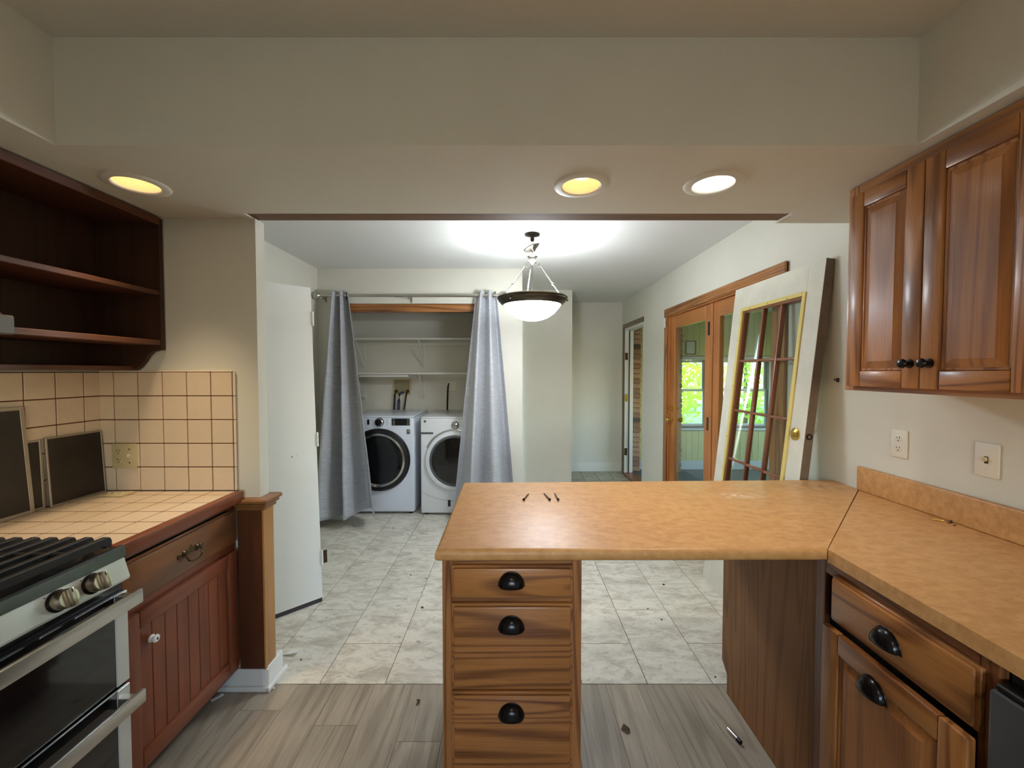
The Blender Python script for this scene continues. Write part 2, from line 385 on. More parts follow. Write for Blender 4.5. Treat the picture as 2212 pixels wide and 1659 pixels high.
# walls
struct('wall_left', MB().box((-1.97,YR,0), (-1.85,1.885,ZC)), 'wall')
struct('wall_dining_left', MB().box((-1.97,1.885,0), (-1.875,4.95,ZC)), 'wall')
rw = MB(); rw.box((-1.97,YR-.1,0), (-.5,YR,ZC)); rw.box((.9,YR-.1,0), (XR+.1,YR,ZC)); rw.box((-.5,YR-.1,0), (.9,YR,1.02)); rw.box((-.5,YR-.1,1.62), (.9,YR,ZC))
struct('wall_rear', rw, 'wall')
def right_wall():
    b = MB(); x0, x1 = XR, XR+.115
    b.box((x0,YR,0), (x1,2.40,ZC)); b.box((x0,2.40,2.03), (x1,4.15,ZC)); b.box((x0,4.15,0), (x1,4.92,ZC)); b.box((x0,4.92,2.055), (x1,5.74,ZC)); b.box((x0,5.74,0), (x1,5.98,ZC))
    struct('wall_right', b, 'wall')
right_wall()
struct('wall_partition', MB().box((-1.85,YW,0), (-1.137,1.885,ZS)), 'wall', 'short partition wall beside the open doorway')
struct('wall_soffit_left', MB().box((-1.85,YR,ZS), (XSL,YH,ZC)), 'wall')
struct('wall_soffit_right', MB().box((XSR,YR,ZS), (XR,YH,ZC)), 'wall')
def header():
    # the cans sit in holes bored through the underside of the beam
    o = obj('cut_beam', MB().box((-1.85,YH,ZS), (XR,1.765,ZC)), 'wall'); cuts = [o]
    for x, y in ((-1.357,1.492), (.252,1.502), (.724,1.486)):
        c = obj('cut', MB().lathe([(0,-.02),(.0685,-.02),(.0685,.09),(0,.09)], (x,y,ZS), 36), 'wall'); cuts.append(c)
        md = o.modifiers.new('b', 'BOOLEAN'); md.object = c; md.operation = 'DIFFERENCE'; md.solver = 'EXACT'
    me = bpy.data.meshes.new_from_object(o.evaluated_get(bpy.context.evaluated_depsgraph_get())); me.transform(Matrix.Translation(o.location))
    hd = MB(); hd.bm.from_mesh(me)
    for c in cuts: bpy.data.objects.remove(c)
    hd.box((-1.85,1.765,ZS), (-1.151,1.885,ZC)); hd.box((1.204,1.765,ZS), (XR,1.878,ZC)); hd.box((-1.151,1.765,ZS+.016), (1.204,1.862,ZC))
    struct('wall_header', hd, 'wall', 'boxed soffit beam over the peninsula holding the recessed lights')
header()
struct('trim_1', MB().box((-1.149,1.767,ZS+.007), (1.202,1.863,ZS+.016)), 'header_wood', 'bare wood board under the beam where a jamb was removed')
# closet wall with opening
cw = MB(); cw.box((-1.875,YC,0), (-1.66,YC+.1,ZC)); cw.box((-.22,YC,0), (.1,YC+.1,ZC)); cw.box((-1.66,YC,2.105), (-.22,YC+.1,ZC))
struct('wall_closet', cw, 'wall')
struct('trim_2', MB().box((-1.66,3.965,2.028), (-.22,4.04,2.105), .003), 'oak_x', 'oak head jamb across the laundry closet opening')
struct('wall_closet_back', MB().box((-1.875,4.85,0), (0,4.95,ZC)), 'wall')
struct('wall_closet_side', MB().box((0,YC+.1,0), (.1,4.95,ZC)), 'wall')
struct('wall_alcove', MB().box((.1,4.99,0), (.735,6.0,ZC)), 'wall', 'wall stepping back beside the laundry closet')
struct('wall_back', MB().box((.735,5.87,0), (XR,6.0,ZC)), 'wall')
bb = MB(); bb.box((.735,5.855,0), (XR,5.87,.135), .004)
struct('baseboard_back', bb, 'white_trim')
struct('baseboard_closet', MB().box((-1.875,3.93,0), (-1.66,YC,.09), .003), 'white_trim')

# unseen rear window added behind the viewer to let in fill daylight
w4 = snode('window_4', (.2,YR-.05,1.02), 'added unseen fill light window behind the viewer')
for a_, b_ in (((-.5,1.02),(-.45,1.62)), ((.85,1.02),(.9,1.62)), ((-.45,1.57),(.85,1.62)), ((-.45,1.02),(.85,1.07)), ((.18,1.07),(.22,1.57))):
    obj('sash_bar', MB().box((a_[0]+.001,YR-.08,a_[1]+.001), (b_[0]-.001,YR-.04,b_[1]-.001)), 'vinyl_frame', w4)
def portal(x, y, z, w, h, rx):
    pl_ = bpy.data.lights.new('window_portal', 'AREA'); pl_.shape = 'RECTANGLE'; pl_.size = w; pl_.size_y = h; pl_.cycles.is_portal = True
    po = bpy.data.objects.new('window_portal', pl_); COL.objects.link(po); po.location = (x,y,z); po.rotation_euler = (rx,0,0)
portal(.2, YR-.11, 1.32, 1.4, .6, PI/2)
for x0, x1_ in ((2.44,2.86), (3.02,3.78), (4.05,4.8)): portal((x0+x1_)/2, 6.11, 1.13, x1_-x0, .98, -PI/2)

# ------------------------------------------------------------------ tiled backsplash, left
grt = struct('wall_tile_backing', MB().box((-1.8415,YW-.0075,.915), (-1.236,YW-.0005,1.447)), 'grout', 'brown grout behind the cream backsplash tiles')
grl = struct('wall_tile_backing_side', MB().box((-1.8495,.2,.915), (-1.8415,YW-.001,1.447)), 'grout', 'brown grout behind the cream side wall tiles')
def wtiles():
    zs = [.915 + i*.1064 for i in range(6)]; g = .0022
    xs = [-1.8405, -1.775, -1.667, -1.558, -1.450, -1.342, -1.246]
    meshes = {}
    def put(par, a, b, m='tile_cream', nm='wall_tile'):
        ctr = (Vector(a)+Vector(b))/2 - WLOC(par); key = tuple(round(b[i]-a[i],3) for i in range(3)) + (m,)
        if key not in meshes:
            o = obj(nm, MB().box(a, b, .0016), m, par); o.data.transform(Matrix.Translation(-ctr)); o.location = ctr; meshes[key] = o
        else: copy_part(meshes[key], par, ctr)
    for j in range(5):
        for i in range(6):
            put(grt, (xs[i]+g, YW-.0125, zs[j]+g), (xs[i+1]-g, YW-.0035, zs[j+1]-g))
        put(grt, (xs[6]+g, YW-.012, zs[j]+g*.6), (-1.2335, YW-.0035, zs[j+1]-g*.6), 'tile_bull', 'edge_tile')
        ys = [1.812, 1.744] + [1.744 - .108*k for k in range(1, 15)]
        for k in range(len(ys)-1):
            put(grl, (-1.846, ys[k+1]+g, zs[j]+g), (-1.8365, ys[k]-g, zs[j+1]-g))
    for i in range(6): put(grt, (xs[i]+g*.5, YW-.012, 1.4475), (xs[i+1]-g*.5, YW-.0005, 1.4535), 'tile_bull', 'edge_tile')
wtiles()

# ------------------------------------------------------------------ half-wall post wrap, left
pw = snode('trim_3', (-1.17,YW,0), 'stained wood boards and moulded cap wrapping the partition end')
obj('front_board', MB().box((-1.232,YW-.019,.10), (-1.117,YW-.0005,.845), .003), 'post_dark', pw)
obj('side_board', MB().box((-1.1365,YW-.018,.10), (-1.117,1.887,.845), .003), 'post_lit', pw)
obj('corner_strip', MB().box((-1.121,YW-.022,.10), (-1.112,YW-.006,.845), .003), 'post_lit', pw)
cap = MB()
cap.box((-1.234,YW-.024,.828), (-1.106,1.894,.846), .004); cap.box((-1.236,YW-.036,.846), (-1.095,1.902,.862), .005); cap.box((-1.238,YW-.048,.862), (-1.084,1.908,.882), .006)
# notch where the wall itself passes is hidden inside the wall
obj('cap_moulding', cap, 'cap_wood', pw)
sk = MB(); sk.box((-1.335,YW-.016,0), (-1.108,YW-.0005,.098), .004); sk.box((-1.335,YW-.030,0), (-1.096,YW-.016,.022), .006, 2)
struct('baseboard_partition', sk, 'white_trim')
sk = MB(); sk.box((-1.1365,YW-.018,0), (-1.112,1.935,.102), .004); sk.box((-1.112,YW-.03,0), (-1.094,1.945,.022), .006, 2)
struct('baseboard_partition_end', sk, 'white_paint')

# ------------------------------------------------------------------ recessed cans
def can(name, x, y, label, cool, p):
    t = thing(name, label, 'light', (x,y,ZS), 'recessed lights in the beam')
    obj('trim_ring', MB().lathe([(.068,.004),(.068,-.002),(.072,-.006),(.090,-.0055),(.099,-.002),(.101,.001)], (x,y,ZS), 40), 'white_trim', t, smooth=True)
    obj('baffle', MB().lathe([(.068,.003),(.066,.022),(.0655,.024),(.0655,.027),(.064,.03),(.058,.072),(0,.074)], (x,y,ZS), 36), 'can_cool_glow' if cool else 'can_warm_glow', t, smooth=True)
    obj('bulb', MB().lathe([(0,.030),(.02,.031),(.036,.036),(.042,.044),(.040,.056),(.02,.07),(0,.071)], (x,y,ZS), 24), 'bulb_cool' if cool else 'bulb_warm', t, smooth=True)
    lamp('can_lamp', 'SPOT', (x,y,ZS+.005), p, (1,.94,.86) if cool else (1,.76,.48), .05, t, spot=96 if cool else 70, blend=1.0)
can('recessed_light', -1.357, 1.492, 'amber recessed can light above the open wood shelves', False, P_CAN_WARM_L)
can('recessed_light', .252, 1.502, 'amber recessed can light, the middle one of the beam', False, P_CAN_WARM)
can('recessed_light', .724, 1.486, 'white recessed can light nearest the oak wall cabinet', True, P_CAN_COOL)

# ------------------------------------------------------------------ unseen dome light added behind the camera to brighten the near side
t = thing('dome_fill_light', 'added unseen dome fill light on the ceiling behind the viewer', 'light', (.1,-.9,ZC))
obj('base_ring', MB().lathe([(.17,0),(.175,-.03),(.15,-.035)], (.1,-.9,ZC-.0005), 32), 'nickel', t, smooth=True)
obj('fill_dome', MB().lathe([(.15,-.034),(.145,-.06),(.11,-.09),(.05,-.105),(0,-.108)], (.1,-.9,ZC), 32), 'fill_dome_glow', t, smooth=True)
lamp('dome_fill_lamp', 'POINT', (.1,-.9,ZC-.16), P_DOME_FILL, (1,.94,.84), .12, t)

# ------------------------------------------------------------------ peninsula + right countertop
ct = thing('countertop', 'tan mottled laminate L-shaped countertop with mitred corner', 'countertop', (.6,1.6,.876))
pen = MB().prism([(-.232,1.204),(.95,1.210),(1.577,1.837),(1.584,2.008),(-.237,1.955)], .876, .914, bev=.0155, seg=4, edges=(0,3,4))
obj('peninsula_slab', pen, 'counter_lam', ct, smooth=True)
rs = MB().prism([(.951,1.208),(.951,.10),(1.584,.10),(1.584,1.838)][::-1], .876, .914, bev=.0155, seg=4, edges=(1,))
rs_o = obj('wall_run_slab', rs, 'counter_lam', ct, smooth=True)
obj('backsplash', MB().box((1.562,.10,.914), (1.584,1.832,1.022), .006, 3), 'counter_lam', ct, smooth=True)

# ------------------------------------------------------------------ cabinet builders
def cup_pull(name, T, parent, m='black_metal'):
    """T maps u (across), v (up), w (out) with origin at the centre of the flat lower edge"""
    a, h, d = .037, .041, .024
    b = MB(T)
    b.surf(lambda s, q: (a*math.cos(PI*s), h*math.sin(PI*s)*math.cos(q*PI/2) , .002 + d*math.sin(PI*s)**.7*math.sin(q*PI/2)), 20, 7)
    b.surf(lambda s, q: ((a+.0035*q)*math.cos(PI*s), -.003*q*abs(math.cos(PI*s))**6 + (h+.0035*q)*math.sin(PI*s), .0025 - .002*q), 20, 1)
    o = obj(name, b, m, parent, smooth='all', solid=.0022); return o
def slab_front(T, w, h, th, m, parent, name):
    """drawer front with a routed, stepped edge"""
    b = MB(T); b.box((0,0,0), (w,h,th*.55), .002); b.box((.007,.007,th*.5), (w-.007,h-.007,th), .005, 2)
    return obj(name, b, m, parent, smooth=True)
def raised_door(T, w, h, th, parent, fr=.055, mv='oak_v', mh='oak_y', name='door'):
    """five-piece raised panel door: panel is the part, rails and stiles its sub-parts"""
    b = MB(T); e = fr-.006
    pts = []; 
    b.box((e,e,th*.2), (w-e,h-e,th*.42))
    b2 = [(fr+.001,fr+.001,th*.42),(w-fr-.001,fr+.001,th*.42),(w-fr-.001,h-fr-.001,th*.42),(fr+.001,h-fr-.001,th*.42)]
    i = .030
    b3 = [(fr+i,fr+i,th*.92),(w-fr-i,fr+i,th*.92),(w-fr-i,h-fr-i,th*.92),(fr+i,h-fr-i,th*.92)]
    i2 = .033
    b4 = [(fr+i2,fr+i2,th*.99),(w-fr-i2,fr+i2,th*.99),(w-fr-i2,h-fr-i2,th*.99),(fr+i2,h-fr-i2,th*.99)]
    b.poly(b2+b3+b4, [(0,1,5,4),(1,2,6,5),(2,3,7,6),(3,0,4,7),(4,5,9,8),(5,6,10,9),(6,7,11,10),(7,4,8,11),(8,9,10,11)])
    d = obj(name, b, 'oak_soft_v', parent)
    for nm, (a, c), mm in (('stile', ((0,0),(fr,h)), mv), ('stile', ((w-fr,0),(w,h)), mv), ('rail', ((fr,0),(w-fr,fr)), mh), ('rail', ((fr,h-fr),(w-fr,h)), mh)):
        q = MB(T); q.box((a[0]+.0003,a[1]+.0003,0), (c[0]-.0003,c[1]-.0003,th), .004, 2)
        o = obj(nm, q, mm, parent, smooth=True); o.parent = d
        # inner bead along the panel edge
    bd = MB(T); k = .009
    bd.box((fr-.001,fr,th*.4), (fr+k,h-fr,th*.72), .003); bd.box((w-fr-k,fr,th*.4), (w-fr+.001,h-fr,th*.72), .003)
    bd.box((fr,fr-.001,th*.4), (w-fr,fr+k,th*.72), .003); bd.box((fr,h-fr-k,th*.4), (w-fr,h-fr+.001,th*.72), .003)
    o = obj('bead', bd, mv, parent); o.parent = d
    return d
def knob(name, T, parent, m, r=.0145, l=.03):
    b = MB(T); b.lathe([(r*.95,0),(r*.95,.003),(r*.5,.006),(r*.42,l*.4),(r*.8,l*.55),(r,l*.75),(r*.8,l*.95),(r*.4,l),(0,l*1.01)], seg=20)
    return obj(name, b, m, parent, smooth=True)

# peninsula drawer cabinet
dc = thing('drawer_cabinet', 'oak three-drawer base cabinet under the peninsula top', 'cabinet', (0,1.54,0))
xa, xb, yf = -.216, .2155, 1.24
cb = MB(); cb.box((xa,yf+.02,.1), (xa+.016,1.84,.8755)); cb.box((xb-.016,yf+.02,.1), (xb,1.84,.8755)); cb.box((xa+.016,1.824,.1), (xb-.016,1.84,.8755)); cb.box((xa+.016,yf+.02,.1), (xb-.016,1.824,.118)); cb.box((xa+.03,yf+.07,0), (xb-.03,1.83,.1))
obj('carcass', cb, 'oak_dark_v', dc)
for n_, a, b_ in (('stile', (xa,yf,.1), (xa+.032,yf+.02,.8755)), ('stile', (xb-.032,yf,.1), (xb,yf+.02,.8755))): obj(n_, MB().box(a, b_, .0015), 'oak_v', dc)
for z0, z1 in ((.845,.8755), (.722,.775), (.44,.49), (.1,.165)): obj('rail', MB().box((xa+.032,yf,z0), (xb-.032,yf+.0195,z1)), 'oak_x', dc)
for z0, z1, zp in ((.755,.856,.797), (.468,.737,.661), (.190,.459,.388)):
    dr = slab_front(FR((-.1865,yf-.0005,z0), (1,0,0), (0,0,1), (0,-1,0)), .3735, z1-z0, .02, 'oak_x', dc, 'drawer')
    p = cup_pull('cup_pull', FR((0-.002,yf-.0205,zp), (1,0,0), (0,0,1), (0,-1,0)), dc); p.parent = dr
    p['label'] = 'black cup pull'

# right base cabinet (faces the viewer's left)
rb = thing('base_cabinet', 'oak base cabinet with drawer and pull-out door below the wall run', 'cabinet', (1.27,1.3,0))
xf = .968
sp = MB(); sp.prism([(1.272,.105),(1.272,.8755),(1.835,.8755),(1.835,.125),(1.79,.085),(1.79,.0),(1.272,.0)], xf, xf+.012, axis=0)
obj('side_panel', sp, 'oak_panel', rb)
obj('carcass', MB().box((xf+.03,.80,.1), (1.58,1.79,.8755)), 'dark_inside', rb)
obj('stile', MB().box((xf-.002,1.235,.0), (xf+.018,1.271,.8755), .002), 'oak_dark_v', rb)
obj('stile', MB().box((xf,.788,.1), (xf+.02,.824,.8755), .002), 'oak_dark_v', rb)
obj('rail', MB().box((xf,.824,.832), (xf+.02,1.235,.8755)), 'oak_dark_y', rb)
obj('rail', MB().box((xf,.824,.1), (xf+.02,1.235,.14)), 'oak_dark_y', rb)
Tl = lambda x, y, z: FR((x,y,z), (0,1,0), (0,0,1), (-1,0,0))
dr = slab_front(Tl(xf-.0005,.810,.708), .386, .137, .02, 'oak_y', rb, 'drawer')
p = cup_pull('cup_pull', Tl(xf-.0205,1.008,.757), rb); p.parent = dr
dd = raised_door(Tl(.947,.805,.145), .388, .556, .021, rb, fr=.058)
p = cup_pull('cup_pull', Tl(.947-.0215,1.018,.622), rb); p.parent = dd
obj('runner', MB().box((.948,.836,.42), (1.2,.85,.44)), 'nickel', rb)

# dishwasher
dw = thing('dishwasher', 'dark steel dishwasher front beside the pull-out door', 'dishwasher', (1.2,.48,0))
obj('tub', MB().box((.985,.185,.1), (1.55,.783,.862)), 'dark_inside', dw)
obj('door_panel', MB().box((.938,.183,.11), (.984,.782,.828), .006, 2), 'dw_steel', dw, smooth=True)
obj('control_strip', MB().box((.945,.188,.8285), (.984,.778,.842), .003), 'black_enamel', dw)
obj('toe_plate', MB().box((1.0,.19,0), (1.02,.78,.1)), 'black_enamel', dw)

# right wall cabinet
uc = thing('wall_cabinet', 'oak two-door wall cabinet hung under the soffit', 'cabinet', (1.42,1.24,1.38))
x1 = 1.262
obj('carcass', MB().box((x1+.019,.937,1.385), (1.584,1.54,2.124)), 'oak_v', uc)
obj('stile', MB().box((x1,1.498,1.38), (x1+.019,1.541,2.124), .0015), 'oak_v', uc); obj('stile', MB().box((x1,.936,1.38), (x1+.019,.975,2.124), .0015), 'oak_v', uc)
obj('stile', MB().box((x1,1.215,1.415), (x1+.0185,1.265,2.07)), 'oak_v', uc)
obj('rail', MB().box((x1,.975,2.07), (x1+.019,1.498,2.124), .0015), 'oak_y', uc); obj('rail', MB().box((x1,.975,1.38), (x1+.019,1.498,1.415), .0015), 'oak_y', uc)
for y0, w, yk in ((1.2435,.2685,1.271), (.9585,.2825,1.2115)):
    d = raised_door(Tl(x1-.0005,y0,1.396), w, .690, .02, uc, fr=.056)
    k = knob('knob', FR((x1-.0205,yk,1.474), (0,1,0), (0,0,1), (-1,0,0)), uc, 'black_metal', .015, .032); k.parent = d; k['label'] = 'black round knob'

# ------------------------------------------------------------------ right wall plates, small fittings
def duplex(T, parent, m='plate_white'):
    for dz in (-.02, .02):
        b = MB(T); b.lathe([(.0165,0),(.0165,.006),(.015,.007),(0,.007)], (0,dz,0), 20, Matrix.Diagonal((1,.86,1,1))); r = obj('receptacle', b, m, parent, smooth=True)
        for dx, hh in ((-.006,.009), (.006,.007)): 
            o = obj('slot', MB(T).box((dx-.0012,dz+.001,.0065), (dx+.0012,dz+.001+hh,.0075)), 'slot_dark', parent); o.parent = r
        o = obj('slot', MB(T).lathe([(.0026,.0066),(.0026,.0076),(0,.0076)], (0,dz-.007,0), 10), 'slot_dark', parent); o.parent = r
op = thing('wall_outlet', 'white duplex outlet plate above the laminate backsplash', 'outlet', (XR,1.653,1.10))
obj('plate', MB(Tl(XR-.0005,1.653,1.155)).box((-.0355,-.057,0), (.0355,.057,.006), .003, 2), 'plate_white', op, smooth=True)
duplex(Tl(XR-.001,1.653,1.155), op)
sw = thing('light_switch', 'white toggle switch plate on the wall below the oak cabinet', 'switch', (XR,1.345,1.10))
obj('plate', MB(Tl(XR-.0005,1.345,1.155)).box((-.0355,-.057,0), (.0355,.057,.006), .003, 2), 'plate_white', sw, smooth=True)
obj('slot', MB(Tl(XR-.0005,1.345,1.155)).box((-.0055,-.012,.0055), (.0055,.012,.0068)), 'slot_dark', sw)
obj('toggle', MB(Tl(XR-.0005,1.345,1.155)).box((-.004,-.004,.005), (.004,.010,.018), .002), 'ivory', sw)
for dz in (-.03, .03): obj('screw', MB(Tl(XR-.0005,1.345,1.155+dz)).lathe([(.003,.006),(.002,.0072),(0,.0073)], seg=10), 'plate_white', sw)
hk = MB(Tl(XR-.0005,1.975,1.408)); hk.box((-.008,-.010,0), (.008,.010,.006), .002); hk.tube([(0,0,.006),(0,0,.016),(0,.006,.02)], .0035, 8)
tag(obj('wall_hook', hk, 'oxide'), 'small dark metal stub in the wall beside the oak cabinet', 'hook')

# ------------------------------------------------------------------ left: open shelf unit
su = thing('wall_shelf_unit', 'dark stained open shelf unit on the left wall under the soffit', 'shelf', (-1.69,1.5,1.45))
y0s, y1s = 1.205, 1.812
obj('back_panel', MB().box((-1.8365,y0s,1.455), (-1.828,y1s-.02,2.118)), 'shelf_wood_v', su)
def side_poly(): return [(-1.828,1.455),(-1.665,1.455),(-1.642,1.468),(-1.622,1.492),(-1.605,1.518),(-1.585,1.536),(-1.56,1.543),(-1.541,1.544),(-1.541,2.118),(-1.828,2.118)]
obj('side_panel', MB().prism(side_poly(), y1s-.02, y1s, axis=1), 'shelf_wood_v', su)
obj('side_panel', MB().prism(side_poly(), y0s, y0s+.02, axis=1), 'shelf_wood_v', su)
obj('shelf', MB().box((-1.828,y0s+.02,1.783), (-1.543,y1s-.02,1.803), .002), 'shelf_wood_y', su)
obj('shelf', MB().box((-1.828,y0s+.02,1.565), (-1.543,y1s-.02,1.587), .002), 'shelf_wood_y', su)
obj('bottom_shelf', MB().box((-1.828,y0s+.02,1.456), (-1.665,y1s-.02,1.474), .002), 'shelf_wood_y', su)
obj('top_board', MB().box((-1.828,y0s+.02,2.098), (-1.554,y1s-.02,2.118)), 'shelf_wood_y', su)
obj('top_rail', MB().box((-1.553,y0s+.02,2.088), (-1.535,y1s-.019,2.120), .003), 'shelf_wood_y', su)
# hood
hv = thing('range_hood', 'grey range hood edge at the far left of the shelves', 'hood', (-1.64,.81,1.556))
obj('hood_body', MB().box((-1.83,.43,1.556), (-1.449,1.192,1.612), .004), mat('hood_grey', (96,92,86), .45, metal=.4), hv)
obj('canopy', MB().prism([(-1.83,1.612),(-1.468,1.612),(-1.60,1.74),(-1.83,1.74)], .45, 1.18, axis=1), 'shelf_wood_y', hv)

# ------------------------------------------------------------------ left: tiled countertop and base cabinet
lc = thing('tiled_countertop', 'cream tiled countertop with a dark wood edge beside the range', 'countertop', (-1.52,1.52,.876))
obj('substrate', MB().box((-1.8365,1.222,.876), (-1.2345,1.808,.9128)), 'grout', lc)
def ctiles():
    xs = [-1.836, -1.764, -1.657, -1.551, -1.445, -1.339, -1.2355]; ys = [1.223, 1.330, 1.435, 1.541, 1.646, 1.752, 1.8075]; g = .0028; meshes = {}
    for i in range(6):
        for j in range(6):
            a, b = (xs[i]+g, ys[j]+g, .9085), (xs[i+1]-g, ys[j+1]-g, .914); ctr = (Vector(a)+Vector(b))/2 - WLOC(lc)
            key = (round(b[0]-a[0],3), round(b[1]-a[1],3))
            if key not in meshes:
                o = obj('counter_tile', MB().box(a, b, .0010), 'tile_cream', lc); o.data.transform(Matrix.Translation(-ctr)); o.location = ctr; meshes[key] = o
            else: copy_part(meshes[key], lc, ctr)
ctiles()
nb = MB(); nb.box((-1.2345,1.222,.872), (-1.196,1.80,.918), .006, 2)
obj('edge_board', nb, 'mahog_y', lc, smooth=True)
bc = thing('beadboard_cabinet', 'reddish brown base cabinet with a beadboard door beside the range', 'cabinet', (-1.54,1.52,0))
obj('carcass', MB().box((-1.83,1.226,.1), (-1.262,1.80,.8755)), 'dark_inside', bc)
obj('toe_kick', MB().box((-1.83,1.226,0), (-1.34,1.79,.0995)), 'dark_inside', bc)
xq = -1.262
obj('stile', MB().box((xq,1.226,.1), (xq+.018,1.262,.8715), .001), 'mahog_v', bc); obj('stile', MB().box((xq,1.774,.1), (xq+.018,1.801,.8715), .001), 'mahog_v', bc)
obj('rail', MB().box((xq,1.262,.845), (xq+.018,1.774,.8715)), 'mahog_y', bc); obj('rail', MB().box((xq,1.262,.655), (xq+.0175,1.774,.70)), 'mahog_y', bc); obj('rail', MB().box((xq,1.262,.1), (xq+.0175,1.774,.16)), 'mahog_y', bc)
Tr = lambda x, y, z: FR((x,y,z), (0,1,0), (0,0,1), (1,0,0))
dr = slab_front(Tr(xq+.0185,1.250,.690), .542, .150, .018, 'drawer_brown', bc, 'drawer')
# bail handle
hb = MB(Tr(xq+.0367,1.53,.768))
hb.lathe([(.0145,0),(.012,.003),(.006,.006),(.005,.012),(0,.013)], (-.032,0,0), 12); hb.lathe([(.0145,0),(.012,.003),(.006,.006),(.005,.012),(0,.013)], (.032,0,0), 12)
hb.box((-.062,-.010,0), (-.036,.008,.003), .002); hb.box((.036,-.010,0), (.062,.008,.003), .002); hb.box((-.024,-.006,0), (.024,.010,.0025), .002); hb.lathe([(.008,0),(.006,.003),(0,.004)], (0,.014,0), 10)
obj('back_plate', hb, 'antique_brass', bc, smooth=True).parent = dr
hb = MB(Tr(xq+.0367,1.53,.768)); hb.tube([(-.032,.002,.010),(-.037,-.008,.014),(-.033,-.024,.02),(-.018,-.033,.023),(0,-.035,.024),(.018,-.033,.023),(.033,-.024,.02),(.037,-.008,.014),(.032,.002,.010)], .0034, 8)
obj('bail', hb, 'antique_brass', bc, smooth=True).parent = dr
# beadboard door: frame pieces + individual boards
y0, z0, w, h, th, fr = 1.256, .128, .532, .530, .02, .058
T = Tr(xq+.0185, y0, z0)
door = obj('door', MB(T).box((fr-.008,fr-.008,.001), (w-fr+.008,h-fr+.008,.004)), 'mahog_v', bc)
nb_ = 8; bw = (w-2*fr)/nb_
for i in range(nb_): obj('board', MB(T).box((fr+i*bw+.0006,fr-.005,.004), (fr+(i+1)*bw-.0006,h-fr+.005,.0105), .0018), 'mahog_v', bc).parent = door
for nm, a, c, mm in (('stile',(0,0),(fr,h),'mahog_v'), ('stile',(w-fr,0),(w,h),'mahog_v'), ('rail',(fr,0),(w-fr,fr),'mahog_y'), ('rail',(fr,h-fr),(w-fr,h),'mahog_y')):
    obj(nm, MB(T).box((a[0]+.0003,a[1]+.0003,0), (c[0]-.0003,c[1]-.0003,th), .004, 2), mm, bc, smooth=True).parent = door
kn = knob('knob', Tr(xq+.0385,1.352,.545), bc, 'white_paint', .0135, .022); kn.parent = door; kn['label'] = 'white ceramic knob'
obj('screw', MB(Tr(xq+.0385,1.352,.545)).lathe([(.0045,.0218),(.003,.0232),(0,.0235)], seg=10), 'bronze', bc).parent = kn

# wall plate on the tiles: duplex + switch, ivory
TF = lambda x, y, z: FR((x,y,z), (1,0,0), (0,0,1), (0,-1,0))
cp = thing('combo_wall_plate', 'ivory outlet and switch plate on the cream tile backsplash', 'outlet', (-1.73,YW,1.015))
cx, cz = -1.7305, 1.0725
obj('plate', MB(TF(cx,YW-.0128,cz)).box((-.055,-.056,0), (.055,.056,.005), .003, 2), 'ivory', cp, smooth=True)
duplex(TF(cx-.022,YW-.0128,cz), cp, 'ivory')
obj('toggle', MB(TF(cx+.024,YW-.0128,cz)).box((-.004,-.004,.004), (.004,.010,.016), .002), 'plate_white', cp)
for dz in (-.03, .03): obj('screw', MB(TF(cx+.024,YW-.0128,cz+dz)).lathe([(.0035,.005),(.0025,.0062),(0,.0063)], seg=10), 'slot_dark', cp)
# loose plate lying on the counter
lp = thing('loose_wall_plate', 'loose cream switch plate lying on the tiled counter corner', 'plate', (-1.70,1.755,.914))
obj('plate', MB(FR((-1.722,1.752,.9145), (1,0,0), (0,1,0), (0,0,1))).box((-.055,-.036,0), (.055,.036,.006), .003, 2), 'ivory', lp, smooth=True)
for q in range(3): obj('toggle', MB(FR((-1.752+.030*q,1.752,.9145), (1,0,0), (0,1,0), (0,0,1))).box((-.004,-.008,.005), (.004,.005,.010), .002), 'plate_white', lp)

# dark framed panels leaning on the side wall
def dark_panel(label, ya, yb, hgt, xbot, xtop, frame, skew=0.0):
    o_ = Vector((xbot, ya, .9145)); V = Vector((xtop-xbot, skew, hgt)); L_ = V.length; V.normalize(); U = Vector((0,1,0)); Wn = U.cross(V)
    T = FR(o_, U, V, Wn); w = yb-ya
    t = thing('dark_panel', label, 'panel', ((xbot+xtop)/2, (ya+yb)/2, .914), 'dark framed panels leaning on the tiles')
    f = frame
    obj('pane', MB(T).box((f*.6,f*.6,-.004), (w-f*.6,L_-f*.6,-.001)), 'dark_panel', t)
    for a, c in (((0,0),(f,L_)), ((w-f,0),(w,L_)), ((f,0),(w-f,f)), ((f,L_-f),(w-f,L_))):
        obj('frame_bar', MB(T).box((a[0],a[1],-.008), (c[0],c[1],.0), .001), 'alu', t)
dark_panel('small dark panel with a thin metal frame leaning in the counter corner', 1.583, 1.804, .275, -1.812, -1.826, .007)
dark_panel('narrow dark framed panel squeezed behind the other two', 1.30, 1.578, .272, -1.8265, -1.834, .009)
dark_panel('tall dark framed panel leaning at the left edge of the tiles', .90, 1.527, .405, -1.808, -1.8225, .014, -.012)

# ------------------------------------------------------------------ range
rg = thing('gas_range', 'stainless and black double-oven gas range at lower left', 'range', (-1.49,.815,0))
ya, yb = .435, 1.205
obj('body', MB().box((-1.80,ya,.02), (-1.185,yb,.90)), 'black_enamel', rg)
obj('cooktop', MB().prism([(-1.80,.895),(-1.163,.893),(-1.157,.898),(-1.163,.925),(-1.168,.930),(-1.174,.930),(-1.178,.922),(-1.80,.922)], ya, yb, axis=1), 'black_enamel', rg)
